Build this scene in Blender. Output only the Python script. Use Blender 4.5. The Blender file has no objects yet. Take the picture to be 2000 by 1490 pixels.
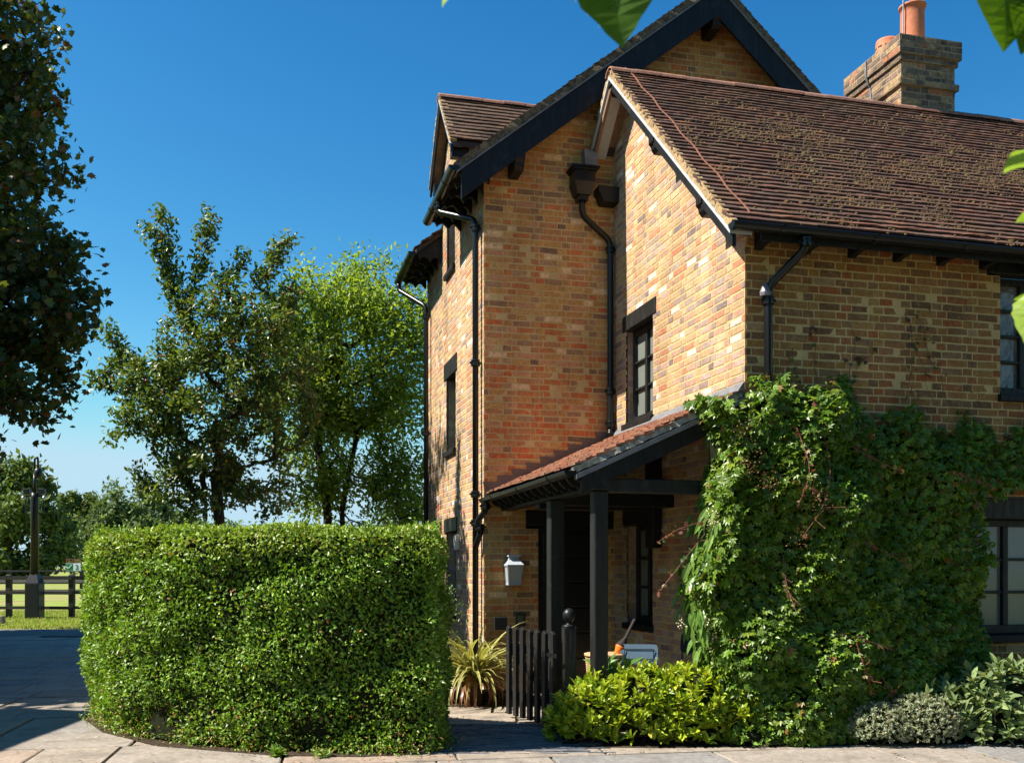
import bpy, math, random
import numpy as np
from mathutils import Matrix, Vector
R = math.radians
rng = np.random.default_rng(7)
random.seed(7)
scene = bpy.context.scene
COL = scene.collection

# ------------------------------------------------------------------ camera, sky, sun, exposure
EYE = 1.5
cam_d = bpy.data.cameras.new('camera')
cam = bpy.data.objects.new('camera', cam_d); COL.objects.link(cam)
cam.location = (0, 0, EYE); cam.rotation_euler = (R(90), 0, 0)
cam_d.lens = 35.0; cam_d.sensor_width = 36.0; cam_d.sensor_fit = 'HORIZONTAL'
cam_d.shift_y = (1106 - 745) / 2000
cam_d.dof.use_dof = True; cam_d.dof.focus_distance = 11.0; cam_d.dof.aperture_fstop = 9.0
cam_d.clip_start = 0.05; cam_d.clip_end = 3000
scene.camera = cam

SUN_EL, SUN_TRAVEL = R(49.5), R(10.8)      # light travels to camera-right, a little away
world = bpy.data.worlds.new('World'); scene.world = world; world.use_nodes = True
wn, wl = world.node_tree.nodes, world.node_tree.links
bg = wn['Background']; sky = wn.new('ShaderNodeTexSky'); sky.sky_type = 'NISHITA'
sky.sun_disc = False; sky.sun_elevation = SUN_EL
sky.sun_rotation = R(270) - SUN_TRAVEL
sky.air_density = 1.0; sky.dust_density = 0.15; sky.ozone_density = 1.6; sky.altitude = 0
# deepen the blue of the sky evenly by channel (a polarised summer sky), paling towards the horizon
SKY_STRENGTH, EXPOSURE = 0.068, 1.25
sep = wn.new('ShaderNodeSeparateColor'); comb = wn.new('ShaderNodeCombineColor'); wl.new(sky.outputs[0], sep.inputs[0])
for ch, (p_, c_, cap) in enumerate(((2.3, 1.75, .52), (1.38, 1.24, .77), (1.0, 1.12, .92))):
    k0 = wn.new('ShaderNodeMath'); k0.operation = 'MULTIPLY'; k0.inputs[1].default_value = .1475; wl.new(sep.outputs[ch], k0.inputs[0])
    k1 = wn.new('ShaderNodeMath'); k1.operation = 'POWER'; k1.inputs[1].default_value = p_; wl.new(k0.outputs[0], k1.inputs[0])
    k2 = wn.new('ShaderNodeMath'); k2.operation = 'MULTIPLY'; k2.inputs[1].default_value = c_; wl.new(k1.outputs[0], k2.inputs[0])
    k3 = wn.new('ShaderNodeMath'); k3.operation = 'SMOOTH_MIN'; k3.inputs[1].default_value = cap; k3.inputs[2].default_value = .15; wl.new(k2.outputs[0], k3.inputs[0])
    k4 = wn.new('ShaderNodeMath'); k4.operation = 'MULTIPLY'; k4.inputs[1].default_value = 1 / (SKY_STRENGTH * 2 ** EXPOSURE); wl.new(k3.outputs[0], k4.inputs[0]); wl.new(k4.outputs[0], comb.inputs[ch])
wl.new(comb.outputs[0], bg.inputs['Color']); bg.inputs['Strength'].default_value = SKY_STRENGTH

sun_d = bpy.data.lights.new('sun', 'SUN'); sun_d.energy = 5.0; sun_d.angle = R(0.53)
sun_d.color = (1.0, 0.93, 0.82)
sun = bpy.data.objects.new('sun', sun_d); COL.objects.link(sun)
ldir = Vector((math.cos(SUN_TRAVEL) * math.cos(SUN_EL), math.sin(SUN_TRAVEL) * math.cos(SUN_EL), -math.sin(SUN_EL)))
sun.rotation_euler = ldir.to_track_quat('-Z', 'Y').to_euler(); sun.location = (-20, 0, 25)
vs = scene.view_settings
vs.view_transform = 'Standard'; vs.look = 'None'; vs.exposure = EXPOSURE; vs.gamma = 1.0; vs.use_curve_mapping = False

# ------------------------------------------------------------------ materials
MATS = {}
def M(name, col=(.5, .5, .5), rough=.7, spec=.4, attr=False, nscale=8., namt=.2, bump=0., bscale=40., transl=0., coat=0., metal=0.,
      wood=False, low=0., detail=5., dirt=None, dscale=1.5, dlo=.5, dhi=.7):
    m = bpy.data.materials.new(name); m.use_nodes = True
    n, l = m.node_tree.nodes, m.node_tree.links
    b = n['Principled BSDF']; out = n['Material Output']
    b.inputs['Roughness'].default_value = rough
    b.inputs['Specular IOR Level'].default_value = spec
    b.inputs['Metallic'].default_value = metal
    if coat: b.inputs['Coat Weight'].default_value = coat; b.inputs['Coat Roughness'].default_value = .12
    geo = n.new('ShaderNodeNewGeometry')
    if attr:
        a = n.new('ShaderNodeAttribute'); a.attribute_name = 'col'; src = a.outputs['Color']
    else:
        a = n.new('ShaderNodeRGB'); a.outputs[0].default_value = (*col, 1); src = a.outputs[0]
    vec = geo.outputs['Position']
    if wood:
        mp = n.new('ShaderNodeMapping'); mp.inputs['Scale'].default_value = (1, 1, .12); l.new(vec, mp.inputs['Vector']); vec = mp.outputs[0]
    if namt:
        no = n.new('ShaderNodeTexNoise'); no.inputs['Scale'].default_value = nscale; no.inputs['Detail'].default_value = detail
        no.inputs['Roughness'].default_value = .65; l.new(vec, no.inputs['Vector'])
        mr = n.new('ShaderNodeMapRange'); mr.inputs[1].default_value = .28; mr.inputs[2].default_value = .72
        mr.inputs[3].default_value = 1 - namt; mr.inputs[4].default_value = 1 + namt; l.new(no.outputs['Fac'], mr.inputs[0])
        mx = n.new('ShaderNodeVectorMath'); mx.operation = 'SCALE'; l.new(src, mx.inputs[0]); l.new(mr.outputs[0], mx.inputs['Scale']); src = mx.outputs[0]
    if low:
        mp = n.new('ShaderNodeMapping'); mp.inputs['Scale'].default_value = (1.6, 1.6, .45); l.new(geo.outputs['Position'], mp.inputs['Vector'])
        no = n.new('ShaderNodeTexNoise'); no.inputs['Scale'].default_value = 1.4; no.inputs['Detail'].default_value = 8; no.inputs['Roughness'].default_value = .6; l.new(mp.outputs[0], no.inputs['Vector'])
        mr = n.new('ShaderNodeMapRange'); mr.inputs[1].default_value = .35; mr.inputs[2].default_value = .65; mr.inputs[3].default_value = 1 - low; mr.inputs[4].default_value = 1 + low * .5; l.new(no.outputs['Fac'], mr.inputs[0])
        mx = n.new('ShaderNodeVectorMath'); mx.operation = 'SCALE'; l.new(src, mx.inputs[0]); l.new(mr.outputs[0], mx.inputs['Scale']); src = mx.outputs[0]
    if dirt:
        no = n.new('ShaderNodeTexNoise'); no.inputs['Scale'].default_value = dscale; no.inputs['Detail'].default_value = 7
        l.new(geo.outputs['Position'], no.inputs['Vector'])
        mr = n.new('ShaderNodeMapRange'); mr.inputs[1].default_value = dlo; mr.inputs[2].default_value = dhi; l.new(no.outputs['Fac'], mr.inputs[0])
        mx = n.new('ShaderNodeMix'); mx.data_type = 'RGBA'; l.new(mr.outputs[0], mx.inputs[0]); l.new(src, mx.inputs[6]); mx.inputs[7].default_value = (*dirt, 1); src = mx.outputs[2]
    l.new(src, b.inputs['Base Color'])
    if bump:
        nb = n.new('ShaderNodeTexNoise'); nb.inputs['Scale'].default_value = bscale; nb.inputs['Detail'].default_value = 6; l.new(vec, nb.inputs['Vector'])
        bp = n.new('ShaderNodeBump'); bp.inputs['Strength'].default_value = bump; bp.inputs['Distance'].default_value = .02
        l.new(nb.outputs['Fac'], bp.inputs['Height']); l.new(bp.outputs[0], b.inputs['Normal'])
    if transl:
        t = n.new('ShaderNodeBsdfTranslucent'); ms = n.new('ShaderNodeMixShader'); ms.inputs[0].default_value = transl
        tm = n.new('ShaderNodeVectorMath'); tm.operation = 'MULTIPLY'; l.new(src, tm.inputs[0]); tm.inputs[1].default_value = (1.5, 1.45, .6)
        l.new(tm.outputs[0], t.inputs['Color']); l.new(b.outputs[0], ms.inputs[1]); l.new(t.outputs[0], ms.inputs[2]); l.new(ms.outputs[0], out.inputs['Surface'])
    MATS[name] = m
    return m
M('brick', attr=True, low=.24, rough=.92, spec=.15, nscale=30, namt=.34, bump=.5, bscale=120, detail=10, dirt=(.30, .215, .115), dscale=26, dlo=.55, dhi=.80)
M('chimney_brick', attr=True, rough=.95, spec=.1, nscale=30, namt=.42, bump=.5, bscale=110, dirt=(.05, .042, .032), dscale=5, dlo=.50, dhi=.72)
M('mortar', (.57, .41, .19), low=.22, rough=.95, spec=.1, nscale=60, namt=.22, bump=.35, bscale=200, dirt=(.48, .34, .155), dscale=3)
M('chimney_mortar', (.30, .24, .16), rough=.95, spec=.1, nscale=30, namt=.3, dirt=(.1, .085, .065), dscale=4)
M('tile', attr=True, low=.3, rough=.88, spec=.2, nscale=14, namt=.35, bump=.4, bscale=90, detail=8, dirt=(.11, .066, .042), dscale=2.2, dlo=.5, dhi=.72)
M('tile_porch', attr=True, rough=.88, spec=.2, nscale=20, namt=.3, bump=.35, bscale=90)
M('moss', attr=True, rough=1, spec=.05, nscale=60, namt=.35, bump=.8, bscale=150)
M('roof_base', (.05, .035, .03), rough=.95)
M('timber', (.010, .0098, .0098), rough=.5, spec=.25, nscale=20, namt=.5, bump=.3, bscale=30, wood=True, dirt=(.026, .025, .024), dscale=8, dlo=.56, dhi=.8)
M('timber_satin', (.014, .0145, .014), rough=.45, spec=.28, nscale=16, namt=.45, bump=.3, bscale=26, wood=True, dirt=(.035, .034, .032), dscale=9, dlo=.55, dhi=.8)
M('gatewood', (.014, .0135, .0135), rough=.5, spec=.35, nscale=30, namt=.4, bump=.25, bscale=40, wood=True, dirt=(.04, .037, .035), dscale=14, dlo=.58, dhi=.78)
M('castiron', (.007, .007, .0075), rough=.3, spec=.4, namt=.15, bump=.05, bscale=60)
M('lead', (.15, .15, .16), rough=.5, spec=.5, nscale=10, namt=.3)
M('lead_brown', (.13, .09, .078), rough=.55, spec=.4, nscale=12, namt=.3)
M('sarking', (.17, .105, .065), rough=.75, nscale=14, namt=.3, wood=True)
M('verge_mortar', (.37, .26, .135), rough=.95, spec=.1, nscale=25, namt=.3, bump=.8, bscale=60, dirt=(.28, .2, .1), dscale=10)
M('verge_grey', (.27, .27, .245), rough=.9, spec=.1, nscale=14, namt=.4, bump=.4, dirt=(.16, .17, .11), dscale=9)
M('verge_dark', (.13, .105, .07), rough=.95, spec=.1, nscale=25, namt=.5, bump=.8, bscale=60, dirt=(.06, .05, .03), dscale=12)
M('undercloak', (.40, .41, .42), rough=.7, nscale=20, namt=.15)
M('terracotta', (.44, .145, .07), rough=.75, nscale=12, namt=.2, bump=.1)
M('ridge_clay', attr=True, rough=.85, nscale=18, namt=.3, bump=.3, bscale=60)
M('copper', (.30, .13, .075), rough=.55, spec=.5, metal=.35, namt=.2)
M('pane', (.16, .178, .155), rough=.12, spec=.6, nscale=3, namt=.1, bump=.06, bscale=5)
M('pane_dark', (.02, .024, .026), rough=.06, spec=.8, namt=0, bump=.03, bscale=4)
M('pane_wavy', (.15, .135, .125), rough=.1, spec=.7, nscale=6, namt=.4, bump=.5, bscale=7)
M('door', (.009, .009, .009), rough=.38, nscale=14, namt=.3, wood=True)
M('lantern_paint', (.36, .40, .44), rough=.42, spec=.5, namt=.06)
M('lantern_glass', (.36, .38, .37), rough=.3, spec=.5, namt=.05)
M('slate_plate', (.03, .032, .034), rough=.45, namt=.3)
M('mirror', (.5, .55, .45), rough=.08, metal=.9, namt=0)
M('chair_blue', (.115, .175, .24), rough=.42, spec=.5, namt=.05)
M('chair_dark', (.02, .022, .025), rough=.3, namt=.1)
M('orange', (.85, .16, .01), rough=.5, namt=.08)
M('bristle', (.018, .012, .012), rough=.8, namt=.4, nscale=60)
M('wicker', (.44, .27, .14), rough=.7, nscale=50, namt=.35)
M('brass', (.6, .45, .22), rough=.25, metal=.9, namt=.1)
M('flag', attr=True, low=.16, rough=.8, spec=.3, nscale=18, namt=.26, bump=.25, bscale=22, dirt=(.145, .125, .105), dscale=3.2, dlo=.52, dhi=.75)
M('joint', (.07, .062, .045), rough=1, spec=.1, nscale=40, namt=.4, bump=.5)
M('slate_sett', attr=True, rough=.7, spec=.35, nscale=20, namt=.3, bump=.3)
M('soil', (.05, .036, .025), rough=1, spec=.1, nscale=30, namt=.5, bump=1.0, bscale=30)
M('tarmac', (.11, .108, .11), rough=.9, nscale=60, namt=.25, bump=.3, bscale=200)
M('grass', (.19, .235, .05), rough=.95, spec=.1, nscale=.9, namt=.28, bump=.4, bscale=30, dirt=(.25, .215, .09), dscale=.25, dlo=.45, dhi=.65)
M('blade', attr=True, rough=.6, spec=.2, namt=0, transl=.3)
M('fence_dark', (.026, .023, .02), rough=.75, nscale=20, namt=.4)
M('fence_grey', (.16, .145, .125), rough=.85, nscale=20, namt=.35)
M('pole_black', (.010, .011, .013), rough=.4, spec=.3, namt=.15)
M('steel', (.45, .46, .48), rough=.3, metal=.8, namt=.1)
M('sign_green', (.02, .16, .06), rough=.4, namt=.05)
M('sign_white', (.62, .68, .72), rough=.4, namt=.05)
M('sign_red', (.28, .07, .05), rough=.5, namt=.05)
M('sign_ink', (.03, .05, .08), rough=.5, namt=.05)
M('bark', (.055, .042, .033), rough=.95, spec=.1, nscale=14, namt=.45, bump=.8, bscale=25, wood=True)
M('bark_red', (.19, .065, .045), rough=.8, nscale=20, namt=.3)
M('twig', (.10, .07, .045), rough=.9, nscale=20, namt=.3)
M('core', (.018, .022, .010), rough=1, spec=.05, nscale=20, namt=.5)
M('leaf_hedge', attr=True, rough=.42, spec=.45, namt=.12, nscale=30, transl=.26)
M('leaf', attr=True, rough=.42, spec=.45, namt=.15, nscale=20, transl=.30)
M('leaf_gloss', attr=True, rough=.36, spec=.4, namt=.12, nscale=30, transl=.28)
M('leaf_matt', attr=True, rough=.7, spec=.3, namt=.15, nscale=30, transl=.22)
M('leaf_thin', attr=True, rough=.45, spec=.4, namt=.18, nscale=40, transl=.55)
M('leaf_tree', attr=True, rough=.45, spec=.35, namt=.15, nscale=20, transl=.48)
M('vein', (.20, .30, .06), rough=.5, namt=.1, transl=.3)
M('petal', (.75, .70, .45), rough=.7, namt=.1, transl=.25)
M('fruit', attr=True, rough=.4, namt=.1)
M('render_wall', (.42, .30, .18), rough=.9, nscale=12, namt=.25)
M('ivory', (.6, .55, .45), rough=.5, namt=.05)

# ------------------------------------------------------------------ object helpers
def link(name, me, parent=None, mat=None):
    o = bpy.data.objects.new(name, me); COL.objects.link(o)
    if parent is not None: o.parent = parent
    return o
def tag(o, label=None, cat=None, group=None, kind=None):
    if label: o['label'] = label
    if cat: o['category'] = cat
    if group: o['group'] = group
    if kind: o['kind'] = kind
    return o
def thing(name, label, cat, loc=(0, 0, 0), rz=0., group=None):
    o = bpy.data.objects.new(name, None); COL.objects.link(o); o.empty_display_size = .1
    o.location = loc; o.rotation_euler = (0, 0, rz)
    return tag(o, label, cat, group)
def part_empty(name, parent):
    o = bpy.data.objects.new(name, None); COL.objects.link(o); o.parent = parent; o.empty_display_size = .05
    return o
def mesh_from(name, V, F, mat, cols=None, smooth=False):
    """V (n,3) array; F list of index lists OR (k,m) int array; cols per-vertex (n,3)"""
    me = bpy.data.meshes.new(name); V = np.asarray(V, dtype=np.float32)
    if isinstance(F, np.ndarray):
        k, m = F.shape
        me.vertices.add(len(V)); me.vertices.foreach_set('co', V.ravel())
        me.loops.add(k * m); me.loops.foreach_set('vertex_index', F.astype(np.int32).ravel())
        me.polygons.add(k); me.polygons.foreach_set('loop_start', np.arange(0, k * m, m, dtype=np.int32))
        me.polygons.foreach_set('loop_total', np.full(k, m, dtype=np.int32))
        me.update(calc_edges=True)
    else:
        me.from_pydata(V.tolist(), [], F); me.update()
    if cols is not None:
        c = np.ones((len(V), 4), dtype=np.float32); c[:, :3] = cols
        at = me.attributes.new('col', 'FLOAT_COLOR', 'POINT'); at.data.foreach_set('color', c.ravel())
    me.materials.append(MATS[mat])
    me.polygons.foreach_set('use_smooth', np.full(len(me.polygons), bool(smooth), dtype=bool))
    return me
BOXF = [[0, 3, 2, 1], [4, 5, 6, 7], [0, 1, 5, 4], [1, 2, 6, 5], [2, 3, 7, 6], [3, 0, 4, 7]]
def frame(d, up=(0, 0, 1)):
    d = np.asarray(d, float); d = d / np.linalg.norm(d); up = np.asarray(up, float)
    if abs(d @ up) > .98: up = np.array([1., 0, 0])
    x = np.cross(up, d); x /= np.linalg.norm(x); y = np.cross(d, x)
    return x, y, d
class MB:
    def __init__(s): s.V = []; s.F = []; s.C = []
    def add(s, V, F, col=None):
        o = len(s.V); s.V.extend([tuple(map(float, p)) for p in V]); s.F.extend([[i + o for i in f] for f in F]); s.C.extend([col or (1, 1, 1)] * len(V)); return s
    def box(s, x0, x1, y0, y1, z0, z1, col=None):
        return s.add([(x0, y0, z0), (x1, y0, z0), (x1, y1, z0), (x0, y1, z0), (x0, y0, z1), (x1, y0, z1), (x1, y1, z1), (x0, y1, z1)], BOXF, col)
    def bar(s, p0, p1, w, h, up=(0, 0, 1), col=None):
        p0 = np.asarray(p0, float); p1 = np.asarray(p1, float); x, y, d = frame(p1 - p0, up)
        V = [p + sx * x * w / 2 + sy * y * h / 2 for p in (p0, p1) for sx, sy in ((-1, -1), (1, -1), (1, 1), (-1, 1))]
        return s.add(V, BOXF, col)
    def extrude(s, poly, p0, p1, X, Y, col=None):
        p0 = np.asarray(p0, float); p1 = np.asarray(p1, float); X = np.asarray(X, float); Y = np.asarray(Y, float); n = len(poly)
        V = [p + a * X + b * Y for p in (p0, p1) for a, b in poly]
        F = [[i, (i + 1) % n, n + (i + 1) % n, n + i] for i in range(n)] + [list(range(n))[::-1], list(range(n, 2 * n))]
        return s.add(V, F, col)
    def tube(s, pts, r, n=8, caps=True, col=None):
        pts = [np.asarray(p, float) for p in pts]; rr = r if isinstance(r, (list, tuple, np.ndarray)) else [r] * len(pts)
        V = []; F = []; ref = None
        for i, p in enumerate(pts):
            d = pts[min(i + 1, len(pts) - 1)] - pts[max(i - 1, 0)]
            x, y, d = frame(d, (0, 0, 1) if ref is None else ref); ref = y
            for k in range(n):
                a = 2 * math.pi * k / n; V.append(p + rr[i] * (math.cos(a) * x + math.sin(a) * y))
        for i in range(len(pts) - 1):
            for k in range(n): F.append([i * n + k, i * n + (k + 1) % n, (i + 1) * n + (k + 1) % n, (i + 1) * n + k])
        if caps: F += [list(range(n))[::-1], list(range((len(pts) - 1) * n, len(pts) * n))]
        return s.add(V, F, col)
    def lathe(s, c, prof, n=16, ax=(0, 0, 1), col=None):
        x, y, d = frame(ax); c = np.asarray(c, float); V = []; F = []
        for r, h in prof:
            for k in range(n):
                a = 2 * math.pi * k / n; V.append(c + d * h + r * (math.cos(a) * x + math.sin(a) * y))
        for i in range(len(prof) - 1):
            for k in range(n): F.append([i * n + k, i * n + (k + 1) % n, (i + 1) * n + (k + 1) % n, (i + 1) * n + k])
        F += [list(range(n))[::-1], list(range((len(prof) - 1) * n, len(prof) * n))]
        return s.add(V, F, col)
    def build(s, name, mat, parent=None, smooth=False, bevel=0., kind=None, colattr=False):
        me = mesh_from(name, s.V, s.F, mat, np.array(s.C) if colattr else None, smooth)
        o = link(name, me, parent)
        if bevel:
            b = o.modifiers.new('bevel', 'BEVEL'); b.width = bevel; b.segments = 2; b.limit_method = 'ANGLE'; b.angle_limit = R(40)
        if kind: o['kind'] = kind
        if smooth == 'auto': pass
        return o
def pal_pick(pal, n):
    w = np.array([p[3] for p in pal], float); return rng.choice(len(pal), n, p=w / w.sum())

def pieces(parent, objname, stuffname, mat, shapes, mats, ci, pal, score, nobj, jit=.08):
    """place unit shapes by 4x4 matrices; the nobj best-scoring become objects (shared meshes), the rest one stuff part"""
    n = len(mats); mats = np.asarray(mats); order = np.argsort(-np.asarray(score)); top = set(order[:nobj].tolist()); si = rng.integers(0, len(shapes), n)
    cache = {}
    for i in order[:nobj]:
        key = (si[i], ci[i])
        if key not in cache:
            V, F = shapes[si[i]]; cache[key] = mesh_from(objname, V, F, mat, np.tile(pal[ci[i]][:3], (len(V), 1)))
        o = link(objname, cache[key], parent); o.matrix_local = Matrix(mats[i].tolist())
    rest = [i for i in range(n) if i not in top]
    if rest:
        VV = []; FF = []; CC = []; off = 0
        for i in rest:
            V, F = shapes[si[i]]; V = np.asarray(V); VV.append(V @ mats[i][:3, :3].T + mats[i][:3, 3]); FF.append(np.asarray(F) + off); off += len(V)
            CC.append(np.tile(np.array(pal[ci[i]][:3]) * (1 + rng.uniform(-jit, jit)), (len(V), 1)))
        me = mesh_from(stuffname, np.vstack(VV), np.vstack(FF), mat, np.vstack(CC))
        o = link(stuffname, me, parent); o['kind'] = 'stuff'
def mat4(x, y, z, o):
    m = np.eye(4); m[:3, 0] = x; m[:3, 1] = y; m[:3, 2] = z; m[:3, 3] = o; return m

# ------------------------------------------------------------------ leaf helpers
def leaf_tmpl(st, fold=.08, droop=.06):
    """strip leaf: st = [(t, halfwidth)...]; base at 0, tip at 1 along +Y"""
    V = [(0, 0, 0)]
    for t, w in st: V += [(-w, t, fold * w * 3 - droop * t * t), (0, t, -droop * t * t), (w, t, fold * w * 3 - droop * t * t)]
    V.append((0, 1, -droop)); k = len(st); F = [(0, 2, 1), (0, 3, 2)]
    for i in range(k - 1):
        a = 1 + 3 * i; b = a + 3
        F += [(a, a + 1, b + 1), (a, b + 1, b), (a + 1, a + 2, b + 2), (a + 1, b + 2, b + 1)]
    a = 1 + 3 * (k - 1); T = 1 + 3 * k
    F += [(a, a + 1, T), (a + 1, a + 2, T)]
    return np.array(V, float), np.array(F)
T_OVAL = leaf_tmpl([(.45, .26)], .1, .1)
T_OVAL2 = leaf_tmpl([(.25, .19), (.62, .22)], .12, .14)
T_LONG = leaf_tmpl([(.2, .09), (.5, .135), (.8, .08)], .14, .22)
T_ELL = leaf_tmpl([(.25, .15), (.55, .2), (.82, .12)], .15, .16)
T_LANCE = leaf_tmpl([(.4, .10)], .1, .12)
def palmate(k=5, spread=62, t=T_OVAL2, jit=0):
    V = []; F = []; o = 0
    for i in range(k):
        a = R(-spread + 2 * spread * i / (k - 1)) * 1.0; sc = 1 - .28 * abs(2 * i / (k - 1) - 1) ** 1.5
        v = t[0] * sc; ca, sa = math.cos(a), math.sin(a)
        v = np.stack([v[:, 0] * ca + v[:, 1] * sa, -v[:, 0] * sa + v[:, 1] * ca, v[:, 2]], 1); V.append(v); F.append(t[1] + o); o += len(v)
    return np.vstack(V), np.vstack(F)
T_PALM = palmate(5, 75, T_OVAL)
def maple():
    pts = [(0, 0)]
    for a, r in ((-100, .42), (-78, .66), (-58, .54), (-38, .86), (-20, .66), (0, 1.0), (20, .66), (38, .86), (58, .54), (78, .66), (100, .42)):
        pts.append((math.sin(R(a)) * r * .8, .12 + math.cos(R(a)) * r * .88))
    V = [(x, y, -.15 * (x * x + y * y)) for x, y in pts]; V.append((0, .32, .05)); c = len(V) - 1; n = len(pts)
    F = [(c, (i + 1) % n, i) for i in range(n)]
    return np.array(V, float), np.array(F)
T_MAPLE = maple()
def norm(a): return a / np.maximum(np.linalg.norm(a, axis=1, keepdims=True), 1e-9)
def leaves(name, P, U, N, size, tmpl, cols, mat, parent, kind='stuff', cvar=.18):
    P = np.asarray(P, float); n = len(P); U = norm(np.asarray(U, float)); X = norm(np.cross(U, np.asarray(N, float))); N = np.cross(X, U)
    size = np.broadcast_to(np.asarray(size, float), (n,)); T, F = tmpl
    V = P[:, None, :] + size[:, None, None] * (T[None, :, 0, None] * X[:, None] + T[None, :, 1, None] * U[:, None] + T[None, :, 2, None] * N[:, None])
    FF = (F[None] + (np.arange(n) * len(T))[:, None, None]).reshape(-1, 3)
    cols = np.broadcast_to(np.asarray(cols, float), (n, 3)) * (1 + rng.uniform(-cvar, cvar, (n, 1))) * (1 + rng.uniform(-cvar * .4, cvar * .4, (n, 3)))
    C = np.repeat(np.clip(cols, 0, 1), len(T), axis=0)
    me = mesh_from(name, V.reshape(-1, 3), FF, mat, C)
    o = link(name, me, parent)
    if kind: o['kind'] = kind
    return o
def pick_cols(pal, n):
    return np.array([p[:3] for p in pal])[pal_pick(pal, n)]
def rdir(n): return norm(rng.normal(size=(n, 3)))

# ------------------------------------------------------------------ tree skeleton
def seg_tubes(P0, P1, R0, R1, n=6):
    P0, P1 = np.asarray(P0), np.asarray(P1); d = norm(P1 - P0); up = np.where(np.abs(d[:, 2:3]) > .95, [[1., 0, 0]], [[0, 0, 1.]])
    x = norm(np.cross(up, d)); y = np.cross(d, x); a = np.arange(n) * 2 * math.pi / n
    ring = np.cos(a)[None, :, None] * x[:, None] + np.sin(a)[None, :, None] * y[:, None]
    V = np.concatenate([P0[:, None] + R0[:, None, None] * ring, P1[:, None] + R1[:, None, None] * ring], 1).reshape(-1, 3)
    k = np.arange(n); q = np.stack([k, (k + 1) % n, n + (k + 1) % n, n + k], 1)
    F = (q[None] + (np.arange(len(P0)) * 2 * n)[:, None, None]).reshape(-1, 4)
    return V, F
def skeleton(trunk, attract, r_twig=.006, expo=.42, upbias=.35, rmax=.2, steps=3, near=None):
    nodes = [np.asarray(p, float) for p in trunk]; par = [-1] + list(range(len(trunk) - 1)); cnt = [0] * len(nodes); tips = []
    A = np.asarray(attract, float); root = nodes[-1]; order = np.argsort(np.linalg.norm(A - root, axis=1))
    first = max(1, len(trunk) // 3)
    arr = np.array(nodes)
    for i in order:
        a = A[i]; arr = np.array(nodes); dv = a - arr; dist = np.linalg.norm(dv, axis=1) * (1 + .35 * (dv[:, 2] < 0)); dist[:first] += 2.5
        j = int(np.argmin(dist)); p = nodes[j]; prev = j; dl = np.linalg.norm(a - p)
        for s in range(1, steps + 1):
            t = s / steps; q = p + (a - p) * t + np.array([0, 0, -upbias * dl * .5 * math.sin(math.pi * t)]) + (rng.normal(size=3) * .05 * dl if s < steps else 0)
            nodes.append(q); par.append(prev); cnt.append(0); prev = len(nodes) - 1
        tips.append(prev)
    for t in tips:
        k = t
        while k >= 0: cnt[k] += 1; k = par[k]
    nodes = np.array(nodes); par = np.array(par); r = np.minimum(r_twig * np.maximum(np.array(cnt), 1) ** expo, rmax)
    r[0] *= 1.25
    idx = np.where(par >= 0)[0]; V, F = seg_tubes(nodes[par[idx]], nodes[idx], np.minimum(r[par[idx]], r[idx] * 1.6), r[idx])
    return nodes, par, tips, V, F
def in_ellipsoids(ells, n, shell=.0):
    out = []; vol = np.array([e[3] * e[4] * e[5] * (e[6] if len(e) > 6 else 1) for e in ells]); k = rng.choice(len(ells), n, p=vol / vol.sum())
    for i in k:
        e = ells[i]; d = rng.normal(size=3); d /= np.linalg.norm(d); r = (shell + (1 - shell) * rng.random()) ** (1 / 2.2)
        out.append((e[0] + d[0] * r * e[3], e[1] + d[1] * r * e[4], e[2] + d[2] * r * e[5]))
    return np.array(out)
def make_tree(name, label, cat, base, trunk, ells, natt, nleaf, lsize, tmpl, pal, mat, bark='bark', spread=.28, group=None, r_twig=.006, expo=.42, rmax=.2, shell=.25,
              uplift=.3, attract=None, upbias=.35):
    base = np.asarray(base, float); root = thing(name, label, cat, base.tolist(), 0, group)
    A = in_ellipsoids(ells, natt, shell) if attract is None else attract
    nodes, par, tips, V, F = skeleton(trunk, A, r_twig, expo, upbias, rmax)
    tr = link('trunk', mesh_from('trunk', V - base, F, bark, smooth=True), root)
    tp = nodes[tips]; pp = nodes[par[tips]]; k = max(1, nleaf // len(tp))
    i = np.repeat(np.arange(len(tp)), k); n = len(i); t = rng.random(n)[:, None] * 1.25 - .1
    P = pp[i] + (tp[i] - pp[i]) * t + rng.normal(size=(n, 3)) * spread * .55
    U = rdir(n) + norm(tp[i] - pp[i]) * .5 + np.array([0, 0, -.15]); N = rdir(n) * .8 + np.array([-.25, -.1, uplift + .5])
    leaves('crown', P - base, U, N, lsize * rng.uniform(.65, 1.25, n), tmpl, pick_cols(pal, n), mat, root)
    return root

# ================================================================== GROUND
def sheet(name, x0, x1, y0, y1, z, mat, nx=1, ny=1):
    mb = MB(); mb.add([(x0, y0, z), (x1, y0, z), (x1, y1, z), (x0, y1, z)], [[0, 1, 2, 3]]); o = mb.build(name, mat); o['kind'] = 'structure'; return o
ground = sheet('ground', -900, 900, -60, 1500, -.03, 'grass')
road = sheet('road', -60, 30, 21.6, 24.0, -.010, 'tarmac')
joint_bed = sheet('paving', -26, 14, -6, 21.6, -.022, 'joint')
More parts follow.
